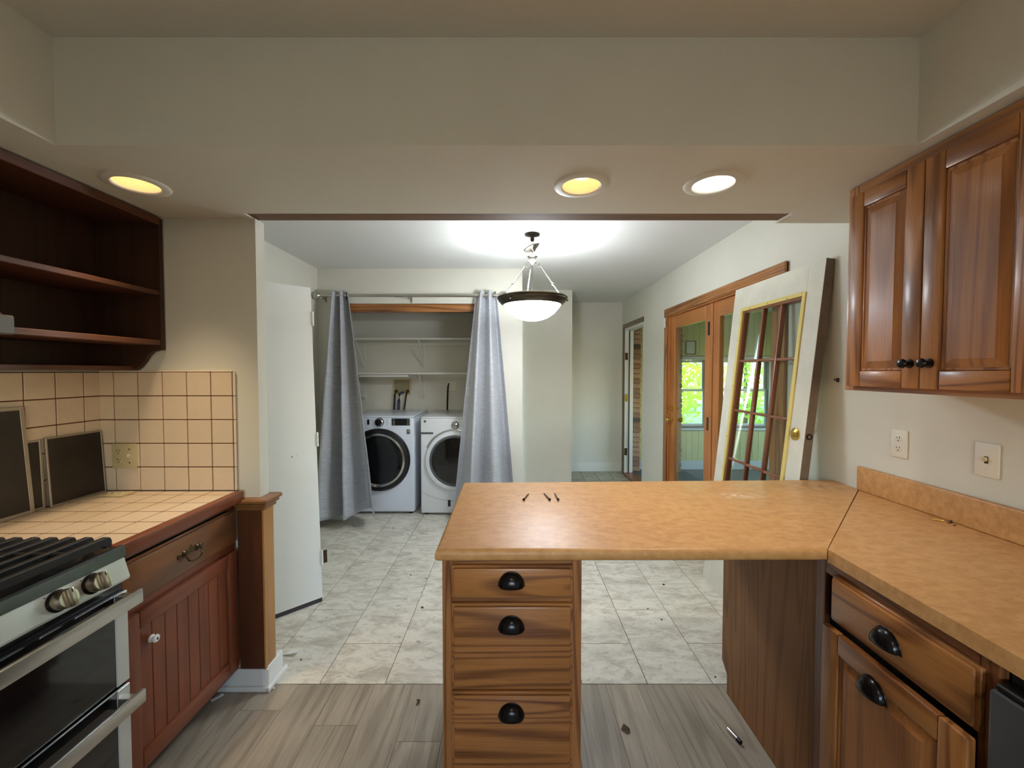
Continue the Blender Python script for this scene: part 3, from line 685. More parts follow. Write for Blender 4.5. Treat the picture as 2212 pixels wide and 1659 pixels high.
# grates: long bars with rounded ends
gz = .966
def grate_bar(x, y0, y1):
    poly = [(y0,.934),(y0,gz-.012),(y0+.004,gz-.004),(y0+.012,gz),(y1-.014,gz),(y1-.005,gz-.004),(y1,gz-.014),(y1,.934),(y1-.018,.934),(y1-.022,gz-.02),(y0+.022,gz-.02),(y0+.018,.934)]
    return MB().prism(poly, x-.0085, x+.0085, axis=0, bev=.003, seg=2)
for y0_, y1_ in ((.452,.81), (.825,1.188)):
    for i in range(11):
        obj('grate_bar', grate_bar(-1.190-.052*i, y0_, y1_), 'cast_iron', rg)
    for yy in (y0_+.10, y1_-.11): obj('grate_cross', MB().box((-1.75,yy-.006,gz-.024), (-1.190,yy+.006,gz-.004), .003), 'cast_iron', rg)
for bx in (-1.36,-1.66):
    for by in (.60,1.02): obj('burner', MB().lathe([(.055,.921),(.055,.930),(.042,.933),(.042,.941),(.038,.945),(0,.945)], (bx,by,0), 24), 'cast_iron', rg, smooth=True)
# control panel (slanted)
obj('control_panel', MB().prism([(-1.185,.893),(-1.165,.893),(-1.149,.836),(-1.151,.829),(-1.185,.829)], ya, yb, axis=1), 'steel_panel', rg)
nrm = Vector((.053,0,.016)).normalized(); upv = Vector((-.016,0,.053)).normalized()
for yy in (1.103, 1.018, .82, .62, .535):
    T = FR(Vector((-1.157,yy,.865)), (0,1,0), upv, nrm)
    b = MB(T); b.lathe([(.0275,-.001),(.0275,.003),(.024,.005)], seg=28)
    k = obj('knob_skirt', b, 'black_metal', rg, smooth=True)
    b = MB(T); b.lathe([(.0235,.004),(.0245,.018),(.024,.030),(.0225,.033),(0,.033)], seg=28); b.box((-.0075,-.0235,.030), (.0075,.0235,.045), .003, 2)
    k2 = obj('knob', b, 'pewter', rg, smooth=True); k.parent = k2
    b = MB(T); b.box((-.0012,.012,.0445), (.0012,.022,.0462)); obj('pointer', b, 'slot_dark', rg).parent = k2
    b = MB(T); b.lathe([(.0016,0),(.0016,.0016),(0,.0016)], (-.024,.0215,0), 8); b.lathe([(.0022,0),(.0022,.0016),(0,.0016)], (.008,.0345,0), 8); obj('mark', b, 'slot_dark', rg).parent = k2
obj('vent_strip', MB().box((-1.185,ya+.004,.797), (-1.172,yb-.004,.829)), 'black_enamel', rg)
def oven_door(z0, z1, zh, nm):
    d = obj(nm, MB().box((-1.184,ya+.003,z0), (-1.158,yb-.003,z1), .003), 'black_glass', rg)
    for a, c in ((ya+.003, ya+.042), (yb-.042, yb-.003)): obj('door_edge', MB().box((-1.183,a,z0+.001), (-1.1545,c,z1-.001), .002), 'steel_panel', rg).parent = d
    hb = MB(); hb.box((-1.122,ya+.004,zh-.021), (-1.108,yb-.001,zh+.021), .004, 2); obj('handle', hb, 'steel', rg, smooth=True).parent = d
    for yy in (ya+.028, yb-.03): obj('handle_post', MB().box((-1.1575,yy-.012,zh-.016), (-1.1205,yy+.012,zh+.016), .002), 'steel', rg).parent = d
    return d
oven_door(.522, .796, .778, 'upper_door')
oven_door(.10, .513, .472, 'lower_door')
for i in range(3): obj('vent_slot', MB().box((-1.1722,.55+i*.17,.812), (-1.1705,.66+i*.17,.817)), 'slot_dark', rg)
obj('kick_plate', MB().box((-1.21,ya,0), (-1.19,yb,.098)), 'black_enamel', rg)

# ------------------------------------------------------------------ white slab door leaning by the partition
def leaning_door():
    B = Vector((-1.192,2.520,.001)); e = Vector((-.722,-.692,0)).normalized(); n = Vector((.692,-.722,0)).normalized()
    V = Vector((-n.x*.142, -n.y*.142, 1.985)).normalized(); Wn = e.cross(V)*-1
    if Wn.dot(n) < 0: Wn = -Wn
    T = FR(B, e, V, Wn); Lh = 1.99; wd = .70
    t = thing('slab_door', 'plain white flush door leaning behind the partition wall', 'door', (B.x+e.x*.35, B.y+e.y*.35, 0))
    obj('leaf', MB(T).box((0,.026,-.035), (wd,Lh,0), .002), 'white_paint', t)
    obj('bottom_edge', MB(T).box((.002,.0,-.033), (wd-.002,.026,-.004)), mat('door_core', (70,64,70), .8), t)
    for v in (1.79, 1.02, .275):
        h = obj('hinge', MB(T).box((-.0015,v-.045,-.034), (0,v+.045,-.002)), 'white_trim', t)
        for k in range(3): obj('knuckle', MB(T).lathe([(.0065,-.015),(.0065,.0145)], (-.005,v-.03+.03*k,.003), 12, Matrix.Rotation(-PI/2,4,'X')), 'white_paint', t, smooth=True).parent = h
    obj('hinge_leaf', MB(T).box((-.036,.235,.0), (-.009,.315,.0025), .008, 2), 'antique_brass', t)
    for u, v, r in ((.145,.93,.004), (.118,.932,.002)): obj('nick', MB(T).lathe([(r,.0001),(r*.6,.0006),(0,.0006)], (u,v,0), 7), 'slot_dark', t)
leaning_door()

# ------------------------------------------------------------------ laundry closet
def curtain(name, label, xt0, xt1, xb0, xb1, zb, nf, amp0, amp1, ph, lean, seed):
    y0 = 3.845; ztop = 2.205; rnd = random.Random(seed); wob = [rnd.uniform(-1,1) for _ in range(8)]
    t = thing(name, label, 'curtain', ((xb0+xb1)/2, y0, 0), 'grey curtains at the laundry closet')
    def fn(u, v):
        s = v**.9
        uu = u + .04*math.sin(2*PI*u*1.5 + wob[0]*3)*s
        xl = xt0 + (xb0-xt0)*s; xr = xt1 + (xb1-xt1)*s
        x = xl + (xr-xl)*uu
        a = amp0 + (amp1-amp0)*s
        ang = 2*PI*nf*u + ph + .5*wob[1]*v
        y = y0 - .075*s + a*math.sin(ang) + .004*s*math.sin(2*PI*u*7 + wob[2]*5 + v*3) + .005*math.sin(v*23 + u*9)*s - lean*s*(1-u)*0
        zbot = zb(u)
        return (x, y, ztop + (zbot-ztop)*v)
    c = obj('panel', MB().surf(fn, 96, 60), 'curtain', t, smooth='all', solid=.002)
    return t
lcur = curtain('curtain', 'grey slub curtain hanging left of the washer', -1.690, -1.532, -1.83, -1.262, lambda u: .105 - .045*math.exp(-((u-.36)/.14)**2) + .06*max(0,u-.5), 2.3, .042, .145, 2.6, 0, 3)
rcur = curtain('curtain', 'grey slub curtain hanging right of the dryer', -.335, -.150, -.56, .035, lambda u: .06, 2.4, .042, .135, .9, 0, 9)
for t_, xs in ((lcur, (-1.665,-1.612,-1.558)), (rcur, (-.312,-.245,-.176))):
    for x in xs:
        b = MB(); b.tube([(x, 3.845+.026*math.cos(k*PI/8), 2.163+.026*math.sin(k*PI/8)) for k in range(16)], .004, 6, closed=True); obj('grommet', b, 'nickel', t_, smooth=True)
cr = thing('curtain_rod', 'brushed nickel curtain rod with ball finials over the laundry closet', 'rod', (-.95,3.845,2.12))
obj('rod', MB().tube([(-1.77,3.845,2.163),(-1.1,3.845,2.163)], .0135, 14), 'nickel', cr, smooth=True); obj('sleeve', MB().tube([(-1.1,3.845,2.163),(-.13,3.845,2.163)], .016, 14), 'nickel', cr, smooth=True)
for sx, x in ((-1,-1.77), (1,-.13)):
    f = MB(); f.lathe([(.012,0),(.02,.004),(.02,.012),(.011,.018),(.011,.028),(.017,.034),(.026,.040),(.034,.055),(.036,.070),(.031,.088),(.02,.098),(0,.103)], (x,3.845,2.163), 24, Matrix.Rotation(sx*PI/2,4,'Y')); obj('finial', f, 'nickel', cr, smooth=True)
for x in (-1.795,-.97,-.10): 
    b = MB(); b.box((x-.010,3.938,2.11), (x+.010,YC-.0005,2.17), .002); b.box((x-.006,3.85,2.138), (x+.006,3.94,2.147), .002); b.box((x-.009,3.838,2.135), (x+.009,3.856,2.150), .002); obj('bracket', b, 'nickel', cr)
# washer
wa = thing('washing_machine', 'white front-load washer with black door ring behind the left curtain', 'washer', (-1.33,4.45,0))
wx0, wx1, wy = -1.676, -.988, 4.09
obj('body', MB().box((wx0,wy,.02), (wx1,4.78,.982), .022, 4), 'appliance_cool', wa, smooth=True)
obj('lid', MB().box((wx0+.004,wy+.012,.9825), (wx1-.004,4.782,1.0), .008, 3), 'appliance_cool', wa, smooth=True)
wc = (-1.345, .558)
TW = FR((wc[0],wy-.0005,wc[1]), (1,0,0), (0,0,1), (0,-1,0))
d = obj('door_ring', MB(TW).lathe([(.318,0),(.318,.018),(.305,.032),(.275,.036),(.268,.030)], seg=56), 'black_enamel', wa, smooth=True); d['label'] = 'glossy black door ring'
obj('chrome_ring', MB(TW).lathe([(.272,.028),(.270,.038),(.250,.041),(.243,.032)], seg=56), 'chrome', wa, smooth=True).parent = d
obj('door_glass', MB(TW).lathe([(.245,.030),(.20,.034),(.12,.022),(0,.014)], seg=48), 'black_glass', wa, smooth=True).parent = d
TW2 = FR((-1.338,wy-.0005,.938), (1,0,0), (0,0,1), (0,-1,0))
k = obj('dial', MB(TW2).lathe([(.046,0),(.046,.008),(.043,.012)], seg=36), 'black_metal', wa, smooth=True)
obj('dial_ring', MB(TW2).lathe([(.043,.010),(.040,.022),(.033,.024)], seg=36), 'chrome', wa, smooth=True).parent = k
obj('dial_face', MB(TW2).lathe([(.034,.022),(.030,.0235),(0,.0235)], seg=30), 'black_metal', wa, smooth=True).parent = k
dp = obj('display', MB().box((-1.214,wy-.004,.905), (-1.032,wy-.0004,.976), .001), 'black_glass', wa)
for r in range(4):
    for x in (-1.202,-1.06): obj('display_icon', MB().box((x,wy-.0046,.916+.016*r), (x+.020,wy-.0041,.919+.016*r)), 'plate_white', wa).parent = dp
for s_ in (-1, 1):
    for r in range(5): obj('cycle_mark', MB().box((-1.338+s_*.075-.014,wy-.0012,.908+.015*r), (-1.338+s_*.075+.014,wy-.0003,.911+.015*r)), mat('mark_grey', (150,156,172), .5) if 'mark_grey' not in MATS else 'mark_grey', wa)
obj('drawer_latch', MB().box((-1.462,wy-.003,.912), (-1.438,wy-.0004,.966), .002), 'black_enamel', wa)
st = obj('sticker', MB().box((-1.064,wy-.0018,.818), (-1.030,wy-.0004,.866)), 'grey_plastic', wa)
def text(s, T, size, m, parent, name, depth=.0004):
    cu = bpy.data.curves.new(name, 'FONT'); cu.body = s; cu.size = size; cu.align_x = 'CENTER'; cu.align_y = 'CENTER'; cu.extrude = depth
    tmp = bpy.data.objects.new(name, cu); COL.objects.link(tmp)
    me = bpy.data.meshes.new_from_object(tmp.evaluated_get(bpy.context.evaluated_depsgraph_get())); bpy.data.objects.remove(tmp)
    me.transform(T); me.transform(Matrix.Translation(-WLOC(parent))); me.materials.clear(); me.materials.append(MATS[m])
    o = bpy.data.objects.new(name, me); COL.objects.link(o); o.parent = parent; return o
text('10', FR((-1.047,wy-.0022,.848), (1,0,0), (0,0,1), (0,-1,0)), .026, 'plate_white', wa, 'sticker_number').parent = st
obj('filter_flap', MB().box((-1.315,wy-.0012,.075), (-1.185,wy-.0003,.16), .0005), 'appliance_cool', wa)
for x in (wx0+.05, wx1-.05):
    for y in (wy+.05, 4.72): obj('foot', MB().lathe([(.022,0),(.022,.012),(.012,.014),(.012,.021)], (x,y,0), 12), 'rubber_black', wa)
# dryer
dy = thing('dryer', 'white front-load dryer with grey-rimmed round door beside the right curtain', 'dryer', (-.575,4.42,0))
dx0, dx1, ddy = -.918, -.232, 4.06
obj('body', MB().box((dx0,ddy,.02), (dx1,4.80,.976), .014, 3), 'appliance_white', dy, smooth=True)
obj('lid', MB().box((dx0+.003,ddy+.01,.9765), (dx1-.003,4.80,.994), .007, 3), 'appliance_white', dy, smooth=True)
TD = FR((-.570,ddy-.0005,.556), (1,0,0), (0,0,1), (0,-1,0))
d = obj('door_ring', MB(TD).lathe([(.302,0),(.302,.012),(.292,.030),(.262,.036),(.256,.028)], seg=56), 'appliance_white', dy, smooth=True)
obj('grey_ring', MB(TD).lathe([(.258,.028),(.236,.033),(.232,.026)], seg=56), 'grey_plastic', dy, smooth=True).parent = d
obj('door_glass', MB(TD).lathe([(.234,.026),(.16,.030),(0,.034)], seg=48), 'black_glass', dy, smooth=True).parent = d
b = MB(TD); b.lathe([(.318,0),(.318,.008),(.303,.010)], seg=40, a0=.2*PI, a1=.86*PI); obj('trim_arc', b, 'steel', dy, smooth=True)
obj('chrome_strip', MB().box((dx0+.004,ddy-.004,.822), (-.79,ddy-.0004,.842), .001), 'grey_plastic', dy)
TD2 = FR((-.568,ddy-.0005,.914), (1,0,0), (0,0,1), (0,-1,0))
k = obj('dial', MB(TD2).lathe([(.036,0),(.034,.010),(.030,.022),(.026,.024),(0,.024)], seg=24), 'chrome', dy, smooth=True)
for q in range(10): obj('dial_tooth', MB(TD2).lathe([(.005,0),(.004,.012),(0,.012)], (.038*math.cos(q*PI/5),.038*math.sin(q*PI/5),0), 8), 'grey_plastic', dy).parent = k
obj('badge', MB(FR((-.872,ddy-.0005,.950), (1,0,0), (0,0,1), (0,-1,0))).lathe([(.013,0),(.012,.003),(0,.003)], seg=18), 'grey_plastic', dy, smooth=True)
def arcseam():
    b = MB(); b.tube([(dx0+.004+.68*i/20, ddy-.0005, .245-.10*math.sin(PI*i/20)**.8) for i in range(21)], .0022, 6); return b
obj('panel_seam', arcseam(), mat('seam_grey', (176,178,180), .4), dy, smooth=True)
obj('vent_notch', MB().box((-.645,ddy-.003,.09), (-.62,ddy-.0004,.155)), 'rubber_black', dy)
for x in (dx0+.05, dx1-.05):
    for y in (ddy+.05, 4.74): obj('foot', MB().lathe([(.022,0),(.022,.012),(.012,.014),(.012,.021)], (x,y,0), 12), 'rubber_black', dy)
# closet shelves
def cshelf(label, zt, zb2):
    t = thing('closet_shelf', label, 'shelf', (-.94,4.68,zt-.02), 'white shelves in the laundry closet')
    obj('board', MB().box((-1.86,4.52,zt-.019), (-.005,4.849,zt), .002), 'white_trim', t)
    obj('cleat', MB().box((-1.86,4.83,zt-.06), (-.005,4.8495,zt-.0195)), 'white_trim', t)
    for x in (-1.045,-1.75,-.25):
        b = MB(); b.tube([(x,4.56,zt-.02),(x,4.83,zb2)], .007, 6); b.box((x-.009,4.842,zb2-.03), (x+.009,4.8495,zt-.06)); b.box((x-.007,4.55,zt-.026), (x+.007,4.83,zt-.0195)); obj('bracket', b, 'white_trim', t)
cshelf('upper white shelf on brackets inside the laundry closet', 1.822, 1.505); cshelf('lower white shelf on brackets just above the washer hoses', 1.437, 1.125)
ul = thing('shelf_light', 'slim white strip light fixed under the lower closet shelf', 'light', (-1.44,4.6,1.385))
obj('housing', MB().box((-1.72,4.56,1.388), (-1.165,4.63,1.4175), .004), 'white_paint', ul)
obj('cord', MB().tube([(-1.166,4.6,1.405),(-1.12,4.61,1.41),(-1.085,4.66,1.37),(-1.075,4.72,1.33)], .004, 6), 'white_trim', ul, smooth=True)
ob = thing('washer_outlet_box', 'tan recessed washer supply box on the closet back wall', 'utility box', (-1.31,4.84,1.18))
b = MB(); xa_, xb_, za_, zb_ = -1.415, -1.205, 1.175, 1.362; f = .014
b.box((xa_,4.834,za_), (xa_+f,4.8495,zb_)); b.box((xb_-f,4.834,za_), (xb_,4.8495,zb_)); b.box((xa_+f,4.834,za_), (xb_-f,4.8495,za_+f)); b.box((xa_+f,4.834,zb_-f), (xb_-f,4.8495,zb_))
obj('frame', b, 'ivory', ob); obj('recess', MB().box((xa_+f,4.845,za_+f), (xb_-f,4.8495,zb_-f)), mat('tan_dark', (150,142,108), .6), ob)
for x in (-1.372,-1.238): obj('valve', MB().lathe([(.012,0),(.012,.02),(.02,.022),(.02,.03),(0,.031)], (x,4.845,1.215), 10, Matrix.Rotation(PI/2,4,'X')), 'antique_brass', ob)
for nm, lab, xs, mm, r in (('washer_hose', 'dark washer hose, leftmost from the supply box', (-1.372,-1.385,-1.39,-1.40), 'rubber_black', .011), ('washer_hose', 'blue washer hose looping over the supply box edge', (-1.29,-1.33,-1.338,-1.345), 'hose_blue', .016), ('washer_hose', 'dark washer hose, rightmost from the supply box', (-1.238,-1.248,-1.262,-1.285), 'oxide', .010)):
    z = (1.205,1.185,1.10,.95)
    tag(obj(nm, MB().tube([(xs[0],4.825,z[0]),(xs[1],4.80,z[1]),(xs[2],4.805,z[2]),(xs[3],4.806,z[3])], r, 10), mm, smooth=True), lab, 'hose', 'washer hoses')
do = thing('dryer_outlet', 'white dryer outlet plate on the closet back wall', 'outlet', (-.722,4.845,1.21))
obj('plate', MB().box((-.778,4.843,1.215), (-.664,4.8495,1.337), .003), 'plate_white', do)
for z in (1.30,1.25): obj('receptacle', MB().lathe([(.02,0),(.02,.005),(0,.005)], (-.70,4.8435,z), 14, Matrix.Rotation(PI/2,4,'X')), 'plate_white', do)
(obj('power_cord', MB().tube([(-.752,4.83,1.305),(-.757,4.815,1.28),(-.762,4.812,1.2),(-.766,4.812,1.08),(-.768,4.812,.93)], .010, 8), 'rubber_black', dy, smooth=True))

# ------------------------------------------------------------------ pendant
px, py = .147, 2.968
pd = thing('pendant_lamp', 'bowl pendant lamp with frosted glass and bronze rim in the dining area', 'lamp', (px,py,1.8))
obj('ceiling_canopy', MB().lathe([(.056,0),(.054,-.008),(.035,-.014),(.016,-.020),(.014,-.045),(.009,-.052),(0,-.053)], (px,py,ZC-.0005), 28), 'bronze', pd, smooth=True)
obj('loop', MB().tube([(px+.012*math.cos(k*PI/6), py, ZC-.067+.016*math.sin(k*PI/6)) for k in range(12)], .0028, 6, closed=True), 'nickel', pd, smooth=True)
Mt = Matrix.Rotation(math.radians(-26), 4, 'Y')
obj('loose_canopy', MB().lathe([(.064,.010),(.062,.002),(.045,-.010),(.022,-.020),(.012,-.030),(.008,-.032)], (px-.002,py,ZC-.098), 30, Mt), 'nickel', pd, smooth=True)
obj('loop', MB().tube([(px+.003, py+.010*math.cos(k*PI/6), ZC-.138+.020*math.sin(k*PI/6)) for k in range(12)], .0028, 6, closed=True), 'nickel', pd, smooth=True)
obj('hub', MB().lathe([(0,2.292),(.012,2.288),(.036,2.283),(.037,2.278),(.030,2.272),(.027,2.255),(.031,2.244),(.034,2.238),(.02,2.230),(.010,2.222),(0,2.218)], (px,py,0), 28), 'nickel', pd, smooth=True)
obj('cable', MB().tube([(px,py,2.222),(px-.002,py,1.97)], .0045, 8), 'nickel', pd, smooth=True)
for k, a in enumerate((-.35, 1.75, 2.65+.9)):
    c, s_ = math.cos(a), math.sin(a); P0 = Vector((px+.034*c,py+.034*s_,2.236)); P1 = Vector((px+.212*c,py+.212*s_,1.99)); dv = (P1-P0)
    rd = obj('rod', MB().tube([P0+dv*.14, P1], .0055, 8), 'nickel', pd, smooth=True)
    obj('collar', MB().tube([P0+dv*.64, P0+dv*.66, P0+dv*.69, P0+dv*.71], [.006,.010,.010,.006], 10), 'nickel', pd, smooth=True).parent = rd
    obj('hook_ring', MB().tube([P0+dv*.07+Vector((.006*math.cos(q*PI/5)*c, .006*math.cos(q*PI/5)*s_, .018*math.sin(q*PI/5))) for q in range(10)], .0022, 6, closed=True), 'nickel', pd, smooth=True).parent = rd
mat('rim_bronze', (96,88,76), .28, metal=.95)
obj('rim', MB().lathe([(.236,1.986),(.252,1.986),(.256,1.980),(.252,1.974),(.250,1.966),(.244,1.962),(.240,1.953),(.233,1.948),(.228,1.940),(.216,1.934),(.212,1.928),(.204,1.930)], (px,py,0), 64), 'rim_bronze', pd, smooth=True)
for a in (-2.25, -.35, 1.6): obj('thumb_screw', MB().lathe([(.004,0),(.004,.014),(.008,.016),(.008,.024),(0,.026)], (px+.24*math.cos(a),py+.24*math.sin(a),1.957), 10, Matrix.Rotation(a,4,'Z') @ Matrix.Rotation(PI/2+.35,4,'Y')), 'rim_bronze', pd, smooth=True)
obj('bowl_light_blocker', MB().lathe([(.210,1.944),(.203,1.932),(.186,1.908),(.157,1.876),(.113,1.845),(.06,1.827),(0,1.821)], (px,py,0), 48), 'white_trim', pd, smooth=True)  # unseen liner added to stop the glowing bowl from lighting the ceiling
obj('glass_bowl', MB().lathe([(.214,1.944),(.207,1.930),(.190,1.905),(.160,1.872),(.115,1.841),(.08,1.8275),(.05,1.820),(.025,1.8168),(0,1.816)], (px,py,0), 56), 'pend_glass', pd, smooth=True)
for k in range(3):
    a = k*2*PI/3 + .4; obj('bulb', MB().ball((px+.07*math.cos(a),py+.07*math.sin(a),1.945), .028), 'bulb_cool', pd, smooth=True)
    lamp('bulb_lamp', 'POINT', (px+.07*math.cos(a),py+.07*math.sin(a),1.985), P_PEND_UP/3, (.88,.95,1), .04, pd)

# ------------------------------------------------------------------ French door unit in the right wall
D1 = snode('door_1', (XR,3.27,0), 'wooden glazed double door leading to the sunroom')
ya, yb, zt = 2.40, 4.15, 2.03
def rbox(nm, a, b, m, par=None, bev=.003, sub=None):
    o = obj(nm, MB().box(a, b, bev), m, D1)
    if sub: o.parent = sub
    return o
# casing: moulded on the room side
cs = .068
rbox('casing', (XR-.018,yb-.012,0), (XR-.0005,yb+cs-.012,zt+.05), 'oak_v'); rbox('casing', (XR-.018,ya-cs+.012,0), (XR-.0005,ya+.012,zt+.05), 'oak_v'); rbox('casing', (XR-.022,ya-cs+.012,zt-.018), (XR-.0005,yb+cs-.012,zt+.055), 'oak_y', bev=.008)
rbox('jamb', (XR,yb-.03,0), (XR+.115,yb-.0005,zt-.03), 'frdoor_v'); rbox('jamb', (XR,ya+.0005,0), (XR+.115,ya+.03,zt-.03), 'frdoor_v'); rbox('jamb', (XR,ya+.0005,zt-.03), (XR+.115,yb-.0005,zt-.0005), 'frdoor_y')
rbox('threshold', (XR-.01,ya+.03,0), (XR+.125,yb-.03,.02), 'oak_dark_y')
def gl(name):
    m = bpy.data.materials.new(name); m.use_nodes = True; MATS[name] = m; nt = m.node_tree; nt.nodes.remove(nt.nodes['Principled BSDF'])
    tr = nt.nodes.new('ShaderNodeBsdfTransparent'); g = nt.nodes.new('ShaderNodeBsdfGlossy'); g.inputs['Roughness'].default_value = .03; mx = nt.nodes.new('ShaderNodeMixShader'); lw = nt.nodes.new('ShaderNodeLayerWeight'); pw_ = nt.nodes.new('ShaderNodeMath'); pw_.operation = 'POWER'; pw_.inputs[1].default_value = 4; f = nt.nodes.new('ShaderNodeMath'); f.operation = 'MULTIPLY_ADD'; f.inputs[1].default_value = .8; f.inputs[2].default_value = .035; nt.links.new(lw.outputs['Facing'], pw_.inputs[0]); nt.links.new(pw_.outputs[0], f.inputs[0])
    tr.inputs[0].default_value = (.90,.94,.92,1)
    nt.links.new(f.outputs[0], mx.inputs[0]); nt.links.new(tr.outputs[0], mx.inputs[1]); nt.links.new(g.outputs[0], mx.inputs[2]); nt.links.new(mx.outputs[0], nt.nodes['Material Output'].inputs[0])
gl('glass')
def leaf(y0, y1, nm):
    st_, x0, x1 = .095, XR+.02, XR+.06
    pn = obj(nm, MB().box((x0+.014,y0+st_-.008,.24), (x0+.020,y1-st_+.008,1.888)), 'glass', D1)
    rbox('stile', (x0,y0,.022), (x1,y0+st_,1.998), 'frdoor_v', sub=pn); rbox('stile', (x0,y1-st_,.022), (x1,y1,1.998), 'frdoor_v', sub=pn)
    rbox('rail', (x0,y0+st_,1.878), (x1,y1-st_,1.998), 'frdoor_y', sub=pn); rbox('rail', (x0,y0+st_,.022), (x1,y1-st_,.25), 'frdoor_y', sub=pn)
    return pn
ym = 3.275
L2 = leaf(ym+.022, yb-.032, 'glass_leaf'); L1 = leaf(ya+.032, ym-.022, 'glass_leaf')
rbox('centre_post', (XR+.012,ym-.0215,.02), (XR+.075,ym+.0215,1.998), 'frdoor_v')
for z in (1.80,1.02,.35): rbox('hinge', (XR+.0135,ym+.024,z-.055), (XR+.0195,ym+.060,z+.055), 'bronze', sub=L2)
for z, r in ((1.08,.028), (.965,.030)):
    b = MB(Tl(XR+.0195,yb-.085,z)); b.lathe([(r,0),(r,.004),(r*.4,.008),(r*.35,.03)], seg=18)
    if z < 1: b.lathe([(.01,.03),(.022,.036),(.026,.05),(.02,.062),(0,.065)], seg=18)
    else: b.lathe([(r*.7,.006),(r*.7,.02),(0,.022)], seg=18)
    obj('door_knob', b, 'brass', D1, smooth=True).parent = L2
b = MB(FR((XR+.0605,yb-.085,.965), (0,1,0), (0,0,1), (1,0,0))); b.lathe([(.03,0),(.03,.004),(.012,.008),(.01,.03),(.024,.04),(.024,.055),(0,.062)], seg=18); obj('door_knob', b, 'brass', D1, smooth=True).parent = L2
sn = MB(Tl(XR-.019,yb+.02,1.945)); sn.box((-.016,-.05,0), (.016,.05,.014), .003); tag(obj('door_sensor', sn, 'plate_white'), 'small white contact sensor on the oak door casing', 'sensor')
sn = thing('hall_switch', 'small white switch plate on the wall between the two doorways', 'switch', (XR,4.33,1.2))
obj('plate', MB(Tl(XR-.0005,4.33,1.268)).box((-.036,-.058,0), (.036,.058,.006), .003), 'plate_white', sn); obj('toggle', MB(Tl(XR-.0005,4.33,1.268)).box((-.004,-.004,.005), (.004,.01,.016), .002), 'plate_white', sn)

# ------------------------------------------------------------------ far doorway to the porch
D2 = snode('door_2', (XR,5.33,0), 'open doorway to the porch with hinges left on the jamb')
def r2(nm, a, b, m, bev=.002): return obj(nm, MB().box(a, b, bev), m, D2)
r2('casing', (XR-.012,5.735,0), (XR-.0005,5.80,2.05), 'walnut_v'); r2('casing', (XR-.012,4.905,2.05), (XR-.0005,5.80,2.11), 'walnut_y')
r2('jamb', (XR,5.70,0), (XR+.115,5.7395,2.02), 'white_trim'); r2('jamb', (XR,4.921,0), (XR+.115,4.94,2.02), 'white_trim'); r2('jamb', (XR,4.921,2.02), (XR+.115,5.7395,2.0545), 'white_trim')
r2('stop', (XR+.05,5.682,0), (XR+.062,5.70,2.02), 'rubber_black')
r2('threshold', (XR-.02,4.94,0), (XR+.14,5.70,.025), 'oak_dark_y')
for z, m in ((1.66,'antique_brass'), (1.08,'brass'), (.32,'antique_brass')): r2('hinge_leaf', (XR-.004,5.692,z-.05), (XR+.036,5.7005,z+.05), m)

